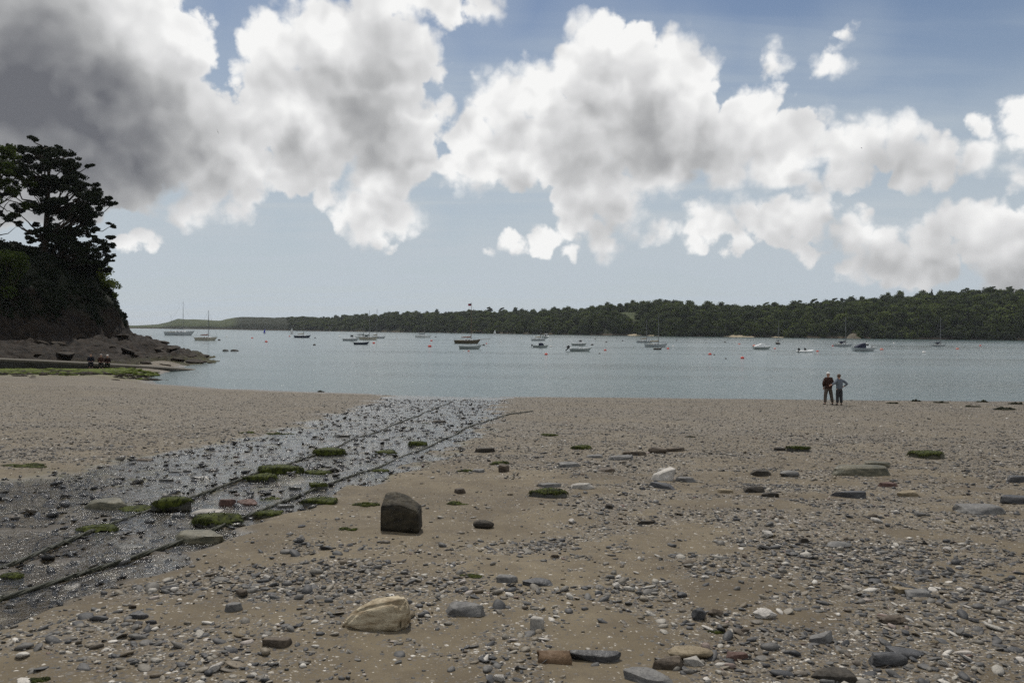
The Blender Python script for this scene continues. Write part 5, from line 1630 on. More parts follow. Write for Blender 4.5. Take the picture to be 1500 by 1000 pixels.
def yacht(x0, x1, wl, mx, mtop, label, hm='white_gel', bow=1, cover='navy_canvas', yaw=0.0, trim=None, mizzen=None, flag=False, bowsprit=0, cabin=True, sprayhood=None, gaff=False):
    r, L, s = boat_root('sailing_boat', x0, x1, wl, bow, label, yaw)
    B = L * 0.32; FB = L * 0.105
    _, sh = hull(L, B, FB, L * 0.07, M[hm], r, 0.62)
    deck(sh, M['white_gel'] if hm != 'brown_hull' else M['tan_canvas'], r)
    # boot line
    mb = MB(); mb.tube([(a[0] * 0.985, a[1] * 1.0 - 0.005, a[2] + 0.01) for a, b in sh], 0.035, 5); mb.tube([(b[0] * 0.985, b[1] + 0.005, b[2] + 0.01) for a, b in sh], 0.035, 5)
    mb.build('rubbing_strake', M['wood_trim'] if hm in ('brown_hull', 'cream_gel') else M['grey_gel'], r)
    H = (wl - mtop) * s
    mxl = ((mx - (x0 + x1) / 2) * s) * bow
    c0 = FB * 0.95
    if cabin:
        cb = loft_box([(-L * .12, B * .30, B * .26, c0, c0 + L * .058), (L * .05, B * .30, B * .25, c0, c0 + L * .055), (L * .18, B * .22, B * .17, c0, c0 + L * .045), (L * .26, B * .12, B * .08, c0, c0 + L * .01)], M['white_gel'], r, 'cabin')
        for sd in (-1, 1):
            for k in (0, 1):
                mb = MB(); mb.box((-L * .05 + k * L * .11, sd * (B * .278 - k * .01 * B), c0 + L * .032), (L * .07, 0.05, L * .02)); mb.build('window', M['glass'], cb)
        loft_box([(-L * .40, B * .24, B * .26, c0, c0 + L * .025), (-L * .14, B * .27, B * .28, c0, c0 + L * .03)], M['tan_canvas'], r, 'cockpit_coaming')
    mb = MB(); mb.tube([(mxl, 0, FB * .8), (mxl, 0, H * .6), (mxl, 0, H)], [0.085, 0.075, 0.05], 7)
    mst = mb.build('mast', M['wood_trim'] if hm == 'brown_hull' else M['alu'], r)
    if H > 4:
        mb = MB(); mb.tube([(mxl, -B * .3, H * .58), (mxl, B * .3, H * .58)], 0.03, 5); mb.build('spreader', M['alu'], mst)
    bh = FB + L * 0.11
    bl = min(L * .38, mxl + L * .46)
    mb = MB(); mb.tube([(mxl, 0, bh), (mxl - bl, 0, bh + 0.05)], 0.05, 6); bm_ = mb.build('boom', M['alu'], r)
    mb = MB(); mb.tube([(mxl - 0.05, 0, bh + 0.32), (mxl - bl * .3, 0, bh + 0.20), (mxl - bl * .7, 0, bh + .17), (mxl - bl * .97, 0, bh + .12)], [0.15, 0.16, 0.14, 0.07], 7); mb.build('sail_cover', M[cover], bm_, smooth=True)
    bx, bz = sh[-1][0][0], sh[-1][0][2]; sx, sz = sh[0][0][0], sh[0][0][2]
    fx = bx + bowsprit * s
    if bowsprit:
        mb = MB(); mb.tube([(bx - L * .1, 0, bz), (fx, 0, bz + .15)], [0.07, 0.05], 6); mb.build('bowsprit', M['wood_trim'], r)
    for nm, a, b in (('forestay', (fx, 0, bz), (mxl, 0, H * .97)), ('backstay', (sx, 0, sz), (mxl, 0, H * .98)), ('shroud', (mxl - .1, B * .46, FB), (mxl, 0, H * .9)), ('shroud', (mxl - .1, -B * .46, FB), (mxl, 0, H * .9))):
        mb = MB(); mb.tube([a, b], 0.018, 4); mb.build(nm, M['wire'], r)
    mb = MB()
    for sd in (-1, 1):
        mb.tube([(sh[i][0][0], sd * abs(sh[i][0][1]) * .95, sh[i][0][2] + .5) for i in (0, 3, 6, 9, 11)], 0.014, 4)
        for i in (0, 3, 6, 9, 11): mb.tube([(sh[i][0][0], sd * abs(sh[i][0][1]) * .95, sh[i][0][2]), (sh[i][0][0], sd * abs(sh[i][0][1]) * .95, sh[i][0][2] + .5)], 0.016, 4)
    mb.build('guard_rail', M['wire'], r)
    if mizzen:
        zx = (mizzen[0] - (x0 + x1) / 2) * s * bow; zh = (wl - mizzen[1]) * s
        mb = MB(); mb.tube([(zx, 0, FB * .8), (zx, 0, zh)], [0.07, 0.045], 6); mb.build('mizzen_mast', M['alu'], r)
    if sprayhood:
        loft_box([(-L * .16, B * .25, B * .2, c0 + L * .05, c0 + L * .14), (-L * .08, B * .25, B * .2, c0 + L * .05, c0 + L * .135), (-L * .02, B * .2, B * .14, c0 + L * .05, c0 + L * .07)], M[sprayhood], r, 'sprayhood')
    if gaff:
        mb = MB(); mb.tube([(mxl + .1, 0, bh + 1.9), (mxl + L * .22, 0.15, bh + 2.1), (mxl + L * .40, 0.1, bh + 2.0)], [0.05, 0.07, 0.04], 6); mb.build('spar', M['wood_trim'], r)
    if flag:
        fw, fh = 0.95, 0.75; V = []; n = 8
        mb = MB(); mb.tube([(mxl, 0, H * .97), (mxl, 0, H + 0.25)], 0.02, 5)
        sta = mb.build('flag_staff', M['wire'], r)
        mb = MB()
        for i in range(n + 1):
            u = i / n
            for j in (0, 1): V.append((mxl - u * fw, 0.12 * math.sin(u * 7) * u, H - 0.15 - j * fh * (1 - .15 * u) - .12 * u))
        mb.add(V, [(2 * i, 2 * i + 2, 2 * i + 3, 2 * i + 1) for i in range(n)])
        mb.build('flag', M['flag_red'], r)
        mb = MB(); V = []
        for i in range(5):
            u = i / n
            for j in (0, 1): V.append((mxl - u * fw, 0.12 * math.sin(u * 7) * u - 0.012, H - 0.16 - j * fh * .45 - .12 * u))
        mb.add(V, [(2 * i, 2 * i + 2, 2 * i + 3, 2 * i + 1) for i in range(4)])
        mb.build('flag_canton', M['navy_canvas'], r)
    return r
M['flag_red'] = plain('flag_red', (0.28, 0.012, 0.03), 0.8)

def outboard(parent, x, z, tilt=0.5, k=1.0):
    mb = MB(); mb.box((x - .15 * k, 0, z + .32 * k), (.42 * k, .32 * k, .40 * k), 0, .8, tilt); o = mb.build('outboard_motor', M['black_plastic'], parent, bevel=.05 * k)
    mb = MB(); mb.tube([(x - .12 * k, 0, z + .2 * k), (x - .12 * k - .55 * k * math.sin(tilt), 0, z + .2 * k - .55 * k * math.cos(tilt))], [.09 * k, .07 * k], 6); mb.build('outboard_leg', M['black_plastic'], o)

def motorboat(x0, x1, wl, label, kind='open', hm='white_gel', bow=1, yaw=0.0, motor=True, tilt=0.6, canopy='navy_canvas', group='boats on moorings', ob=1.0):
    r, L, s = boat_root('motor_boat' if kind not in ('rowing', 'tender') else 'rowing_boat', x0, x1, wl, bow, label, yaw, group)
    B = L * .36; FB = L * .12
    _, sh = hull(L, B, FB, L * .05, M[hm], r, .85, .14, .25)
    if kind in ('rowing', 'open', 'tender'):
        deck(sh, M['white_gel'], r, .95, .03, 9, 'foredeck')
        deck(sh[:10], M['grey_gel'], r, .9, FB * .65, 0, 'floor')
        mb = MB()
        for sd in (0, 1): mb.tube([(p[sd][0], p[sd][1] * 1.0, p[sd][2] + .01) for p in sh], .035, 5)
        mb.build('gunwale', M['white_gel'] if hm != 'dark_gel' else M['wood_trim'], r)
        for u in ((3, 6) if kind != 'tender' else (5,)):
            a, b = sh[u]; mb = MB(); mb.box((a[0], 0, a[2] - .12), (L * .06, abs(a[1]) * 1.85, .04)); mb.build('thwart', M['wood_trim'], r)
    if kind == 'console':
        deck(sh, M['white_gel'], r, .95, .03, 7, 'foredeck'); deck(sh[:9], M['grey_gel'], r, .9, FB * .5, 0, 'floor')
        loft_box([(-L * .08, B * .15, B * .13, FB * .5, FB + L * .06), (L * .05, B * .15, B * .1, FB * .5, FB + L * .05)], M['white_gel'], r, 'console')
        mb = MB(); mb.box((L * .06, 0, FB + L * .085), (.03, B * .26, L * .06), 0, .9); mb.build('windscreen', M['glass'], r)
        loft_box([(-L * .5, B * .38, B * .36, FB * .7, FB + .08), (-L * .42, B * .40, B * .38, FB * .7, FB + .22)], M['white_gel'], r, 'stern_seat')
    if kind == 'cabin':
        deck(sh, M['white_gel'], r, .96, .03)
        cb = loft_box([(-L * .02, B * .3, B * .27, FB, FB + L * .25), (L * .17, B * .3, B * .24, FB, FB + L * .25), (L * .22, B * .27, B * .2, FB, FB + L * .09)], M['white_gel'], r, 'wheelhouse')
        mb = MB(); mb.box((L * .075, 0, FB + L * .265), (L * .27, B * .62, .06)); mb.build('roof', M['white_gel'], cb)
        for sd in (-1, 1):
            mb = MB(); mb.box((L * .07, sd * B * .29, FB + L * .17), (L * .15, .04, L * .09)); mb.build('window', M['glass'], cb)
        mb = MB(); mb.box((-L * .022, 0, FB + L * .13), (.03, B * .4, L * .2)); mb.build('doorway', M['glass'], cb)
        loft_box([(L * .18, B * .26, B * .2, FB, FB + L * .09), (L * .36, B * .15, B * .1, FB + .02, FB + L * .04)], M['white_gel'], r, 'foredeck_cuddy')
    if kind == 'cuddy':
        deck(sh, M['white_gel'], r, .96, .03, 6); deck(sh[:8], M['grey_gel'], r, .9, FB * .5, 0, 'floor')
        cv = loft_box([(-L * .12, B * .33, B * .27, FB, FB + L * .16), (L * .10, B * .33, B * .25, FB, FB + L * .17), (L * .22, B * .26, B * .18, FB, FB + L * .03)], M[canopy], r, 'canopy')
        mb = MB(); mb.box((L * .16, 0, FB + L * .105), (.03, B * .42, L * .11), 0, .85, .55); mb.build('windscreen', M['glass'], cv)
    if kind == 'slope':
        deck(sh, M['white_gel'], r, .96, .03)
        cb = loft_box([(-L * .42, B * .3, B * .28, FB, FB + L * .05), (-L * .05, B * .34, B * .26, FB, FB + L * .19), (L * .12, B * .33, B * .22, FB, FB + L * .19), (L * .26, B * .24, B * .15, FB, FB + L * .04)], M['white_gel'], r, 'cover')
        mb = MB(); mb.box((L * .16, 0, FB + L * .13), (.03, B * .40, L * .12), 0, .85, .7); mb.build('windscreen', M['glass'], cb)
    if kind == 'cruiser':
        deck(sh, M['white_gel'], r, .96, .03)
        cb = loft_box([(0, B * .36, B * .3, FB, FB + L * .20), (L * .12, B * .36, B * .28, FB, FB + L * .21), (L * .22, B * .3, B * .2, FB, FB + L * .10), (L * .40, B * .16, B * .1, FB, FB + L * .05)], M['white_gel'], r, 'cabin')
        for sd in (-1, 1):
            mb = MB(); mb.box((L * .06, sd * B * .335, FB + L * .145), (L * .11, .05, L * .07)); mb.build('window', M['glass'], cb)
            mb = MB(); mb.box((L * .25, sd * B * .245, FB + L * .06), (L * .08, .05, L * .025)); mb.build('window', M['glass'], cb)
        loft_box([(-L * .40, B * .34, B * .32, FB, FB + L * .06), (-L * .2, B * .36, B * .31, FB, FB + L * .17), (-.02, B * .37, B * .31, FB, FB + L * .215)], M[canopy], r, 'canopy')
        mb = MB()
        mb.tube([(L * .48, 0, FB * 1.5), (L * .47, 0, FB * 1.5 + .5), (L * .3, B * .2, FB + .55), (L * .3, B * .2, FB)], .02, 5); mb.tube([(L * .47, 0, FB * 1.5 + .5), (L * .3, -B * .2, FB + .55), (L * .3, -B * .2, FB)], .02, 5)
        mb.build('bow_rail', M['wire'], r)
    if motor: outboard(r, -L / 2, FB * .7, tilt, ob)
    return r

def rib(x0, x1, wl, label):
    r, L, s = boat_root('inflatable_boat', x0, x1, wl, 1, label, 0.15)
    B = L * .45; rt = L * .065
    for sd in (-1, 1):
        mb = MB(); mb.tube([(-L * .5, sd * B * .38, rt * .9), (-L * .2, sd * B * .38, rt * .9), (L * .25, sd * B * .36, rt * 1.0), (L * .42, sd * B * .2, rt * 1.4), (L * .5, 0, rt * 1.8)], [rt * .7, rt, rt, rt, rt * .9], 9); mb.build('tube', M['white_gel'], r, smooth=True)
    mb = MB(); mb.box((-L * .06, 0, rt * .6), (L * .72, B * .62, .06)); mb.build('floor', M['grey_gel'], r)
    mb = MB(); mb.box((-L * .4, 0, rt * 1.2), (.06, B * .62, rt * 2)); mb.build('transom', M['grey_gel'], r)
    loft_box([(-L * .06, B * .14, B * .12, rt, rt * 4.4), (L * .04, B * .14, B * .1, rt, rt * 4)], M['dark_gel'], r, 'console')
    outboard(r, -L * .38, rt * 1.4, .2, 1.15)

def dinghy_sail(px, wl, h, mat, label, tilt=0.05):
    P = at_z(px, wl, 0.0); s = P.y / F; H = h * s
    r = empty('sailing_dinghy', (P.x, P.y, 0), 0.5)
    tag(r, label, 'dinghy', 'dinghies under sail')
    L = H * 0.62
    _, sh = hull(L, L * .36, L * .09, L * .04, M['white_gel'], r, .8); deck(sh, M['grey_gel'], r)
    mb = MB(); mb.tube([(L * .12, 0, .1), (L * .10, 0, H)], [.05, .025], 6); mb.build('mast', M['alu'], r)
    V = []; n = 8
    for i in range(n + 1):
        u = i / n; z = H * (.12 + .86 * u); c = L * .62 * (1 - u) ** .8
        for j in range(5):
            w = j / 4; V.append((L * .09 - c * w, .12 * L * math.sin(math.pi * w) * (1 - u), z))
    mb = MB(); mb.add(V, [(i * 5 + j, i * 5 + 5 + j, i * 5 + 6 + j, i * 5 + 1 + j) for i in range(n) for j in range(4)]); mb.build('mainsail', M[mat], r, smooth=True)
    if mat == 'sail_white':
        mb = MB(); mb.add([(L * .12, 0, H * .72), (L * .48, 0, H * .12), (L * .14, .1, H * .14)], [(0, 1, 2)]); mb.build('jib', M[mat], r)
    mb = MB(); mb.tube([(-.1 * L, .1, .1 * L), (-.1 * L, .15, .1 * L + .55)], [.22, .16], 7); mb.tube([(-.1 * L, .15, .1 * L + .6), (-.1 * L, .15, .1 * L + .85)], [.11, .10], 7); mb.build('sailor', M['dark_gel'], r, smooth=True)

yacht(242, 284, 491, 268, 441, 'large grey ketch, tallest mast, farthest left on the water', 'grey_gel', 1, 'navy_canvas', .12, mizzen=(251, 461))
yacht(285, 319, 498.5, 305.5, 454, 'cream wooden sloop in front of the grey ketch', 'cream_gel', 1, 'red_canvas', -.08)
yacht(431, 455, 494.5, 445, 470, 'small navy sloop with white cabin top, left of the trio of masts', 'navy_gel', 1, 'tan_canvas', .1)
dinghy_sail(427.5, 489, 9, 'sail_white', 'tiny dinghy with white sail behind the small navy sloop')
dinghy_sail(388, 488.5, 7.5, 'sail_blue', 'tiny dinghy with bright blue sail on the far left water')
motorboat(502, 526, 499, 'white motor boat with a wheelhouse left of the trio of masts', 'cabin', 'grey_gel', 1, .05, motor=False)
yacht(545, 565, 495.5, 552, 452, 'pale yacht with the rightmost of three close masts', 'grey_gel', 1, 'tan_canvas', -.1)
yacht(526, 553, 497.5, 541, 454, 'white yacht with dark green boom cover, middle of three masts', 'cream_gel', 1, 'green_canvas', .1, sprayhood='green_canvas')
yacht(520, 545, 496, 533, 457.5, 'yacht with the leftmost of three close masts', 'white_gel', 1, 'green_canvas', .2)
motorboat(518, 541, 504.5, 'dark navy open boat in front of the trio of masts', 'open', 'navy_gel', 1, .1, motor=False)
yacht(608, 632, 494.5, 622, 469, 'white yacht moored alone left of the flagged gaff cutter', 'white_gel', 1, 'navy_canvas', 0)
yacht(665, 704, 503, 690, 443.5, 'brown gaff cutter with bowsprit and a red flag at its masthead', 'brown_hull', 1, 'red_canvas', .06, flag=True, bowsprit=14, gaff=True)
motorboat(672, 706, 511, 'grey open rowing boat in front of the brown gaff cutter', 'rowing', 'green_gel', 1, .04, motor=False)
dinghy_sail(725, 490, 8, 'sail_white', 'tiny white-sailed dinghy close under the far wood')
yacht(778, 800, 499, 792, 471, 'low white yacht behind the boat with dark canopy', 'grey_gel', 1, 'tan_canvas', 0)
motorboat(795, 804, 495, 'small dark boat seen end-on beyond the low white yacht', 'cabin', 'green_gel', 1, 1.0, motor=False)
motorboat(780, 804, 509, 'small motor boat with dark canopy and raised outboard', 'cuddy', 'green_gel', 1, .05, ob=.9)
motorboat(837, 860, 506, 'white wheelhouse motor boat behind the long outboard boat', 'cabin', 'green_gel', 1, .08, motor=False)
motorboat(834, 867, 514.5, 'long white outboard boat with large black engine, centre', 'console', 'green_gel', 1, .06, tilt=.8, ob=1.5)
yacht(932, 957, 502, 947, 468, 'farther white yacht of a pair right of centre', 'grey_gel', 1, 'tan_canvas', .05)
yacht(944, 978, 508, 964.5, 457, 'nearer white yacht of a pair right of centre', 'grey_gel', 1, 'tan_canvas', .03)
motorboat(957, 970, 512, 'small dark tender in front of the nearer white yacht', 'tender', 'dark_gel', 1, .05, motor=False)
motorboat(1103, 1130, 511.5, 'white motor boat with a sloping cover and fender at the stern', 'slope', 'green_gel', 1, .1, motor=False)
yacht(1135, 1145, 504, 1141, 468, 'dark sailing boat seen end-on behind the sloping-cover boat', 'dark_gel', 1, 'navy_canvas', 1.05)
rib(1168, 1191, 516, 'pale inflatable boat with black outboard near the couple')
yacht(1221, 1250, 507.5, 1238.5, 464, 'grey yacht partly behind the blue-canopied cabin cruiser', 'grey_gel', 1, 'navy_canvas', .05, sprayhood='navy_canvas')
motorboat(1249, 1284, 514, 'cabin cruiser with navy canopy, right of the grey yacht', 'cruiser', 'grey_gel', 1, .05, motor=False)
yacht(1364, 1387, 507.5, 1377.5, 464, 'rightmost yacht, grey hulled, under the dark wood', 'grey_gel', 1, 'navy_canvas', .15, sprayhood='navy_canvas')

# ------------------------------------------------------------------ mooring buoys
M['buoy_red'] = plain('buoy_red', (0.55, 0.045, 0.025), 0.5, 0.2, 5)
M['buoy_pink'] = plain('buoy_pink', (0.60, 0.20, 0.15), 0.55, 0.2, 5)
M['buoy_white'] = plain('buoy_white', (0.65, 0.64, 0.60), 0.5, 0.15, 5)
M['buoy_dark'] = plain('buoy_dark', (0.045, 0.035, 0.03), 0.6, 0.3, 5)
NM = {'r': ('buoy_red', 'red'), 'p': ('buoy_pink', 'faded pink'), 'w': ('buoy_white', 'white'), 'd': ('buoy_dark', 'dark')}
bb = {}
def buoy(px, py, dpx, c, where):
    P = at_z(px, py, 0.0); d = dpx * P.y / F
    r = empty('mooring_buoy', (P.x, P.y, 0), rng.random() * 6)
    if c not in bb:
        mb = MB(); mb.lathe([(.18, -.32), (.40, -.2), (.5, .05), (.47, .25), (.34, .42), (.15, .5), (.10, .52)], 14); b = mb.build('float', M[NM[c][0]], r, smooth=True)
        mb = MB(); mb.tube([(.12 * math.cos(t), 0, .58 + .12 * math.sin(t)) for t in np.linspace(-.6, 3.74, 9)], .025, 5); g = mb.build('ring', M['alu'], r)
        bb[c] = (b, g)
    else:
        b, g = [o.copy() for o in bb[c]]
        for o in (b, g): col.objects.link(o); o.parent = r
    for o in (b, g): o.scale = (d, d, d)
    tag(r, f'{NM[c][1]} mooring buoy {where}', 'buoy', 'mooring buoys')
for a in [
 (221,492.5,3,'w','just off the point, left of the grey ketch'), (321,498.5,4,'d','at the bow of the cream sloop'), (369.5,495.5,3,'r','below the blue-sailed dinghy, farther one'), (390,501,4.2,'r','below the blue-sailed dinghy, nearer one'),
 (332,493.5,2.5,'w','right of the cream sloop'), (424,493,2.5,'r','at the stern of the small navy sloop'), (461.5,495,2.5,'d','at the bow of the small navy sloop'), (460.5,505.5,4,'d','alone below the small navy sloop'),
 (497.5,493.5,3,'w','left of the wheelhouse boat near three masts'), (547.5,503,4,'r','right of the dark navy open boat'), (581.5,496.5,3,'w','between the three masts and the lone white yacht'), (638,494,2.5,'d','at the bow of the lone white yacht'),
 (632,499.5,3.5,'r','farther of two below the lone white yacht'), (629.5,508,5.5,'r','largest and nearer of two below the lone white yacht'), (679.5,514.5,3,'w','left of two under the grey rowing boat'), (686.5,514.5,3.2,'p','right of two under the grey rowing boat'),
 (708.5,506,4,'d','at the bow of the grey rowing boat'), (712.5,503.5,2.5,'r','under the bowsprit of the gaff cutter'), (734,501.5,3,'w','right of the bowsprit tip'), (764,495.5,2.5,'w','left of the low white yacht'),
 (807,508,4,'w','at the bow of the boat with dark canopy'), (800,519.5,5,'r','below the boat with dark canopy'), (806.5,499.5,2.5,'w','at the bow of the low white yacht'), (867.5,505.5,4,'d','at the bow of the wheelhouse boat, centre'),
 (886.5,513.5,4,'r','right of the long outboard boat'), (888,501.5,3,'d','beyond the red buoy right of centre'), (912,499.5,2.5,'d','left of the yacht pair'), (872,497,2.5,'d','close to the far shore in the centre'), (878,518,2.5,'d','small and low, right below the long outboard boat'),
 (978.5,511,4,'r','at the bow of the nearer yacht of the pair'), (986,507.5,3.5,'w','right of the yacht pair'), (991,499,2.5,'d','far beyond the yacht pair'), (1040,519.5,5,'r','mid right, left one of the two brightest red'), (1046.5,520,2.5,'d','touching the left bright red buoy'),
 (1062,501.5,3,'d','far out above the two bright red buoys'), (1063,525.5,2.8,'d','small, between the two bright red buoys'), (1087.5,525,5.6,'r','nearest to the beach, right of the two brightest red'), (1083,504.5,3.5,'p','left of the sloping-cover boat'), (1104.5,507,4.5,'p','at the stern of the sloping-cover boat'), (1135,511,3.5,'p','at the bow of the sloping-cover boat'),
 (1197.5,515,3.8,'r','at the bow of the inflatable boat'), (1220,507,3,'r','at the stern of the grey yacht'), (1291.5,512.5,5,'p','at the bow of the cabin cruiser'), (1309.5,503,2.8,'w','far out right of the cabin cruiser'),
 (1353.5,517,5.5,'w','largest white one, alone near the right'), (1402.5,511.5,4.2,'p','right of the rightmost yacht'), (1377,507.5,3.2,'p','beside the hull of the rightmost yacht'), (1436,506.5,3,'r','near the right edge of the water')]:
    buoy(*a)

# ------------------------------------------------------------------ people
M['skin'] = plain('skin', (0.42, 0.24, 0.17), 0.6, 0.08, 8)
M['hair_white'] = plain('white_hair', (0.62, 0.60, 0.57), 0.8, 0.15, 30, bump=.6)
M['hair_brown'] = plain('brown_hair', (0.09, 0.055, 0.035), 0.75, 0.3, 30, bump=.6)
M['jacket'] = plain('dark_brown_jacket', (0.046, 0.023, 0.017), 0.9, 0.25, 6, 0.2, bump=.5)
M['trousers'] = plain('brown_grey_trousers', (0.10, 0.082, 0.066), 0.9, 0.2, 6, 0.2, bump=.5)
M['blue_top'] = plain('blue_grey_top', (0.125, 0.145, 0.17), 0.9, 0.15, 6, 0.2, bump=.4)
M['dark_trousers'] = plain('dark_grey_trousers', (0.045, 0.045, 0.048), 0.9, 0.2, 6, 0.2, bump=.4)
M['shoe'] = plain('dark_shoe', (0.02, 0.017, 0.015), 0.6)
M['red_top'] = plain('rust_top', (0.020, 0.010, 0.008), 0.9, 0.2, 6, 0.2)
M['navy_cloth'] = plain('navy_cloth', (0.010, 0.011, 0.017), 0.9, 0.2, 6, 0.2)
M['olive_cloth'] = plain('olive_cloth', (0.015, 0.016, 0.011), 0.9, 0.2, 6, 0.2)

def skin_mesh(name, nodes, edges, root, mat, parent, lev=2):
    """nodes {key: (pos, (rx, ry))}; grown with a Skin modifier, then baked"""
    keys = list(nodes); ix = {k: i for i, k in enumerate(keys)}
    me = bpy.data.meshes.new(name)
    me.from_pydata([nodes[k][0] for k in keys], [(ix[a], ix[b]) for a, b in edges], [])
    o = new_obj(name, me)
    o.modifiers.new('skin', 'SKIN')
    if not me.skin_vertices: return None
    d = me.skin_vertices[0].data
    for k in keys:
        r = nodes[k][1]; d[ix[k]].radius = r if isinstance(r, tuple) else (r, r)
        d[ix[k]].use_root = (k == root); d[ix[k]].use_loose = False
    s = o.modifiers.new('smooth', 'SUBSURF'); s.levels = lev; s.render_levels = lev
    dg = bpy.context.evaluated_depsgraph_get()
    m2 = bpy.data.meshes.new_from_object(o.evaluated_get(dg))
    bpy.data.objects.remove(o); bpy.data.meshes.remove(me)
    m2.name = name; m2.materials.clear(); m2.materials.append(mat)
    m2.polygons.foreach_set('use_smooth', np.ones(len(m2.polygons), bool))
    return new_obj(name, m2, parent)

def person(loc, rz, Hh, J, top, legs, hair, label, cap=False, sleeves=None, long_hem=0.0, hands=True):
    """J: joint positions for a 1.70 m figure facing +Y; scaled to Hh"""
    k = Hh / 1.70
    r = empty('person', loc, rz)
    S = lambda p: tuple(c * k for c in p)
    Rr = lambda a: tuple(c * k for c in a) if isinstance(a, tuple) else a * k
    N = {}
    def add(n, p, rad): N[n] = (S(p), Rr(rad))
    pel, chest, neck, head = J['pelvis'], J['chest'], J['neck'], J['head']
    mid = tuple((a + b) / 2 for a, b in zip(pel, chest))
    add('pel', pel, (.135, .10)); add('mid', mid, (.13, .10)); add('chest', chest, (.15, .105)); add('nk0', tuple(a * .45 + b * .55 for a, b in zip(chest, neck)), (.085, .08)); add('neck', neck, .055)
    hx, hy, hzz = head
    add('jaw', (hx, hy + .02, hzz - .07), (.066, .075)); add('head', head, (.080, .098)); add('crown', (hx, hy - .01, hzz + .07), (.068, .080))
    add('nose', (hx, hy + .115, hzz - .02), .014)
    add('earl', (hx - .088, hy, hzz - .01), .016); add('earr', (hx + .088, hy, hzz - .01), .016)
    E = [('pel', 'mid'), ('mid', 'chest'), ('chest', 'nk0'), ('nk0', 'neck'), ('neck', 'jaw'), ('jaw', 'head'), ('head', 'crown'), ('head', 'nose'), ('head', 'earl'), ('head', 'earr')]
    for s in 'lr':
        sh, el, wr, hp, kn, an, toe = [J[n + s] for n in ('sh', 'el', 'wr', 'hip', 'kn', 'an', 'toe')]
        add('sh' + s, sh, .055); add('el' + s, el, .040); add('wr' + s, wr, .028)
        add('hip' + s, hp, .088); add('kn' + s, kn, .056); add('an' + s, an, .038); add('toe' + s, toe, (.036, .03))
        E += [('chest', 'sh' + s), ('sh' + s, 'el' + s), ('el' + s, 'wr' + s), ('pel', 'hip' + s), ('hip' + s, 'kn' + s), ('kn' + s, 'an' + s), ('an' + s, 'toe' + s)]
        # hand: palm and five fingers
        w = Vector(wr); d = (w - Vector(el)).normalized(); side = d.cross(Vector((0, 1, 0.2))).normalized()
        palm = w + d * .07; add('pm' + s, tuple(palm), (.034, .018)); E.append(('wr' + s, 'pm' + s))
        inn = d.cross(side).normalized()
        for f, (o_, l) in enumerate(((-.030, .062), (-.010, .076), (.010, .072), (.028, .058))):
            b = palm + side * o_ + d * .03; m_ = b + d * l * .5 + inn * .012; e = b + d * l * .85 + inn * .035
            for q, p in enumerate((b, m_, e)): add(f'f{f}{q}{s}', tuple(p), .0095 - .001 * q)
            E += [('pm' + s, f'f{f}0{s}'), (f'f{f}0{s}', f'f{f}1{s}'), (f'f{f}1{s}', f'f{f}2{s}')]
        b = w + d * .035 - side * .032; e = b + d * .04 - side * .022 + inn * .01
        add('t0' + s, tuple(b), .011); add('t1' + s, tuple(e), .0095); E += [('wr' + s, 't0' + s), ('t0' + s, 't1' + s)]
    skin_mesh('body', N, E, 'pel', M['skin'], r, 1)
    # clothing follows the same joints, a little wider
    T = {}
    def addt(n, p, rad): T[n] = (S(p), Rr(rad))
    hem = (pel[0], pel[1], pel[2] - .06 - long_hem)
    bk = 1.32 if long_hem else 1.14
    addt('hem', hem, (.17 * bk, .135)); addt('pel', pel, (.165 * bk, .13)); addt('mid', mid, (.165 * bk, .13)); addt('chest', chest, (.185 * bk, .135)); addt('nk', tuple(a * .3 + b * .7 for a, b in zip(chest, neck)), (.095, .085))
    TE = [('hem', 'pel'), ('pel', 'mid'), ('mid', 'chest'), ('chest', 'nk')]
    for s in 'lr':
        sh, el, wr = [Vector(J[n + s]) for n in ('sh', 'el', 'wr')]
        addt('sh' + s, tuple(sh), .088); addt('el' + s, tuple(el), .070)
        cuff = el.lerp(wr, .9 if sleeves != 'short' else .02); addt('cf' + s, tuple(cuff), .046 if sleeves != 'short' else .055)
        TE += [('chest', 'sh' + s), ('sh' + s, 'el' + s), ('el' + s, 'cf' + s)]
    skin_mesh('jacket' if long_hem else 'top', T, TE, 'chest', M[top], r, 2)
    T.clear()
    addt('w', (pel[0], pel[1], pel[2] + .06), (.15, .115)); addt('pel', pel, (.155, .12)); TE = [('w', 'pel')]
    for s in 'lr':
        hp, kn, an = [J[n + s] for n in ('hip', 'kn', 'an')]
        addt('hip' + s, hp, .120); addt('kn' + s, kn, .092); addt('an' + s, tuple(Vector(kn).lerp(Vector(an), .93)), .078)
        TE += [('pel', 'hip' + s), ('hip' + s, 'kn' + s), ('kn' + s, 'an' + s)]
    skin_mesh('trousers', T, TE, 'pel', M[legs], r, 2)
    for s in 'lr':
        T.clear(); an, toe = Vector(J['an' + s]), Vector(J['toe' + s])
        hl = an + (an - toe).normalized() * .05; hl.z = toe.z
        addt('a', tuple(hl), (.048, .042)); addt('b', tuple(an.lerp(toe, .45) + Vector((0, 0, -.01))), (.05, .045)); addt('c', tuple(toe), (.044, .034))
        skin_mesh('shoe', T, [('a', 'b'), ('b', 'c')], 'b', M['shoe'], r, 1)
    iv, jf = ICO[3]
    V = iv * np.array([.098, .116, .112]); keep = (iv[:, 2] > -.25 - .35 * (iv[:, 1] < .2)) & (iv[:, 1] < .62)
    if cap: keep = iv[:, 2] > .05
    fs = jf[keep[jf].all(1)]; u, inv = np.unique(fs, return_inverse=True)
    Vh = (V[u] + np.array([hx, hy - .006, hzz + .022])) * k
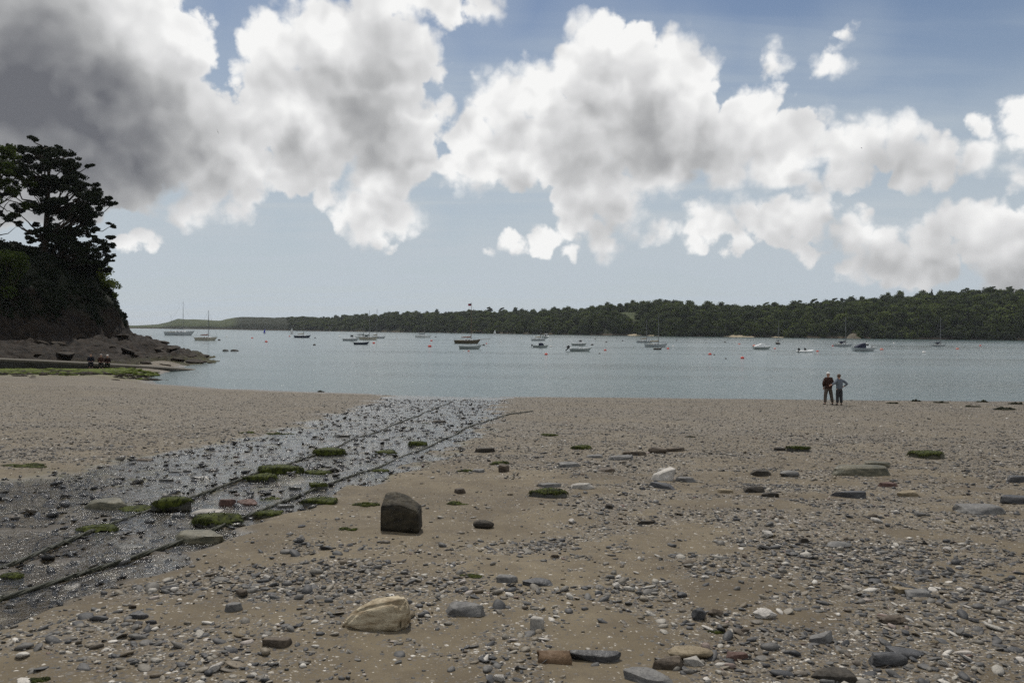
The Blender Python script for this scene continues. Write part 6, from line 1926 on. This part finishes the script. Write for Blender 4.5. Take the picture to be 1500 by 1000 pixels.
    Vh += (fbm(Vh[:, 0] * 60, Vh[:, 1] * 60, Vh[:, 2] * 60, 2, 3) - .5)[:, None] * .012
    hat = mesh_np('cap' if cap else 'hair', Vh, inv.reshape(-1, 3), M[hair], r, smooth=True)
    for sx in (-.032, .032):
        mb = MB(); mb.lathe([(.002, -.011), (.010, -.005), (.010, .005), (.002, .011)], 8, ((hx + sx) * k, (hy + .088) * k, (hzz + .005) * k)); mb.build('eye', M['dark_gel'], r)
    tag(r, label, 'person')
    return r

stand = dict(pelvis=(0, 0, .93), chest=(0, 0, 1.25), neck=(0, .01, 1.45), head=(0, .03, 1.585),
             shl=(-.17, 0, 1.37), shr=(.17, 0, 1.37), ell=(-.25, -.03, 1.10), elr=(.25, -.03, 1.10), wrl=(-.24, .08, .88), wrr=(.24, .08, .88),
             hipl=(-.09, 0, .88), hipr=(.09, 0, .88), knl=(-.12, .01, .48), knr=(.12, .01, .48), anl=(-.14, -.02, .075), anr=(.14, -.02, .075), toel=(-.17, .13, .035), toer=(.17, .13, .035))
gp = lambda px, py: on_ground(px, py)
Pm, Pw = gp(1213, 592.5), gp(1228.5, 593)
hm_ = 47.5 * Pm.y / F; hw = 45.5 * Pw.y / F
Jm = dict(stand, ell=(-.29, -.04, 1.12), wrl=(-.22, .06, .92), elr=(.24, -.02, 1.12), wrr=(.20, .10, .95), knl=(-.15, .01, .48), knr=(.17, .01, .48), anl=(-.17, -.02, .075), anr=(.23, -.02, .075), toel=(-.2, .12, .035), toer=(.28, .12, .035))
person((Pm.x, Pm.y, gz(Pm.x, Pm.y) - .005), 0.05, hm_, Jm, 'jacket', 'trousers', 'hair_white', 'white-capped man in dark jacket standing with his back turned by the water', cap=True, long_hem=.10)
# her left arm reaches behind his back, her right hand is on her hip
Jw = dict(stand, ell=(-.33, -.17, 1.20), wrl=(-.52, -.20, 1.12), elr=(.40, -.10, 1.17), wrr=(.22, -.02, 1.02), knl=(-.09, .01, .48), knr=(.10, .01, .48), anl=(-.10, -.02, .075), anr=(.12, -.02, .075), toel=(-.12, .12, .035), toer=(.15, .12, .035), head=(-.02, .03, 1.585))
person((Pw.x, Pw.y - 0.05, gz(Pw.x, Pw.y) - .005), 0.0, hw, Jw, 'blue_top', 'dark_trousers', 'hair_brown', 'brown-haired woman in blue-grey top with one hand on her hip', long_hem=0.0)

# three people sitting on the edge of the slipway
sit = dict(pelvis=(0, 0, .55), chest=(0, .03, .86), neck=(0, .06, 1.06), head=(0, .09, 1.19), shl=(-.17, .03, .98), shr=(.17, .03, .98), ell=(-.24, .08, .72), elr=(.24, .08, .72), wrl=(-.13, .27, .64), wrr=(.13, .27, .64),
           hipl=(-.10, .05, .54), hipr=(.10, .05, .54), knl=(-.12, .43, .55), knr=(.12, .43, .55), anl=(-.12, .42, .12), anr=(.12, .45, .12), toel=(-.13, .57, .07), toer=(.14, .60, .07))
for px, wly, top, legs, hair, lab, cp in [(131, 531.6, 'navy_cloth', 'navy_cloth', 'hair_brown', 'seated person all in dark navy on the slipway edge, leftmost of three', False),
                                   (146, 532.4, 'jacket', 'olive_cloth', 'hair_white', 'seated person with white hair and dark jacket, middle of three on the slipway', False),
                                   (155.5, 533.0, 'red_top', 'olive_cloth', 'hair_white', 'seated person in dark rust top, rightmost of three on the slipway', True)]:
    Y = 68.0 if px < 135 else 68.5 if px < 150 else 69.0
    k = col_dir(px); z = CAM.z - (wly + .4 - hz(px)) / F * Y
    person((k * Y, Y + .22, z - .47), math.pi + .5, 1.70, sit, top, legs, hair, lab, cap=cp)

# ------------------------------------------------------------------ gulls in the air
M['gull'] = plain('gull_feathers', (0.10, 0.10, 0.105), 0.8, 0.3, 10)
def gull(px, py, dist, span, bank, label):
    P = at_y(px, py, dist)
    r = empty('gull', tuple(P), 0.6)
    mb = MB(); mb.tube([(0, -.24, 0), (0, -.12, .01), (0, .05, .02), (0, .2, .02), (0, .27, .01)], [.012, .05, .075, .05, .012], 8); b = mb.build('body', M['gull'], r, smooth=True)
    for s in (-1, 1):
        mb = MB(); V = []
        for u, z, y, c in ((0, .03, .06, .17), (.35, .12, .1, .16), (.65, .10, .06, .12), (1.0, .02, -.08, .02)):
            V += [(s * u * span / 2, y, z), (s * u * span / 2, y - c, z - .01), (s * u * span / 2, y - c * .4, z + .018)]
        mb.add(V, [f for i in range(3) for f in ((3 * i, 3 * i + 2, 3 * i + 5, 3 * i + 3), (3 * i + 2, 3 * i + 1, 3 * i + 4, 3 * i + 5), (3 * i + 1, 3 * i, 3 * i + 3, 3 * i + 4))])
        mb.build('wing', M['gull'], r)
    mb = MB(); mb.add([(-.05, -.22, 0), (.05, -.22, 0), (.07, -.36, 0), (-.07, -.36, 0), (0, -.3, .015)], [(0, 1, 4), (1, 2, 4), (2, 3, 4), (3, 0, 4)]); mb.build('tail', M['gull'], r)
    r.rotation_euler = (0.3, bank, 0.9)
    tag(r, label, 'bird')
gull(319, 193.5, 190, 1.2, 1.1, 'small dark gull flying before the big cloud, upper left')
gull(1262, 217, 260, 1.2, 0.2, 'tiny gull in front of the cloud on the upper right')

# ------------------------------------------------------------------ sea air between here and the far shore
def haze():
    m = bpy.data.materials.new('sea_air'); m.use_nodes = True
    t = NT(m.node_tree)
    for nd in list(t.n): t.n.remove(nd)
    v = t.node('ShaderNodeVolumePrincipled')
    v.inputs['Color'].default_value = (0.86, 0.92, 1.0, 1)
    v.inputs['Density'].default_value = 0.00006
    v.inputs['Anisotropy'].default_value = 0.2
    o = t.node('ShaderNodeOutputMaterial'); t.link(v.outputs[0], o.inputs['Volume'])
    mb = MB(); mb.box((0, 6900, 36), (29000, 15000, 80))
    tag(mb.build('haze', m), kind='stuff')
haze()
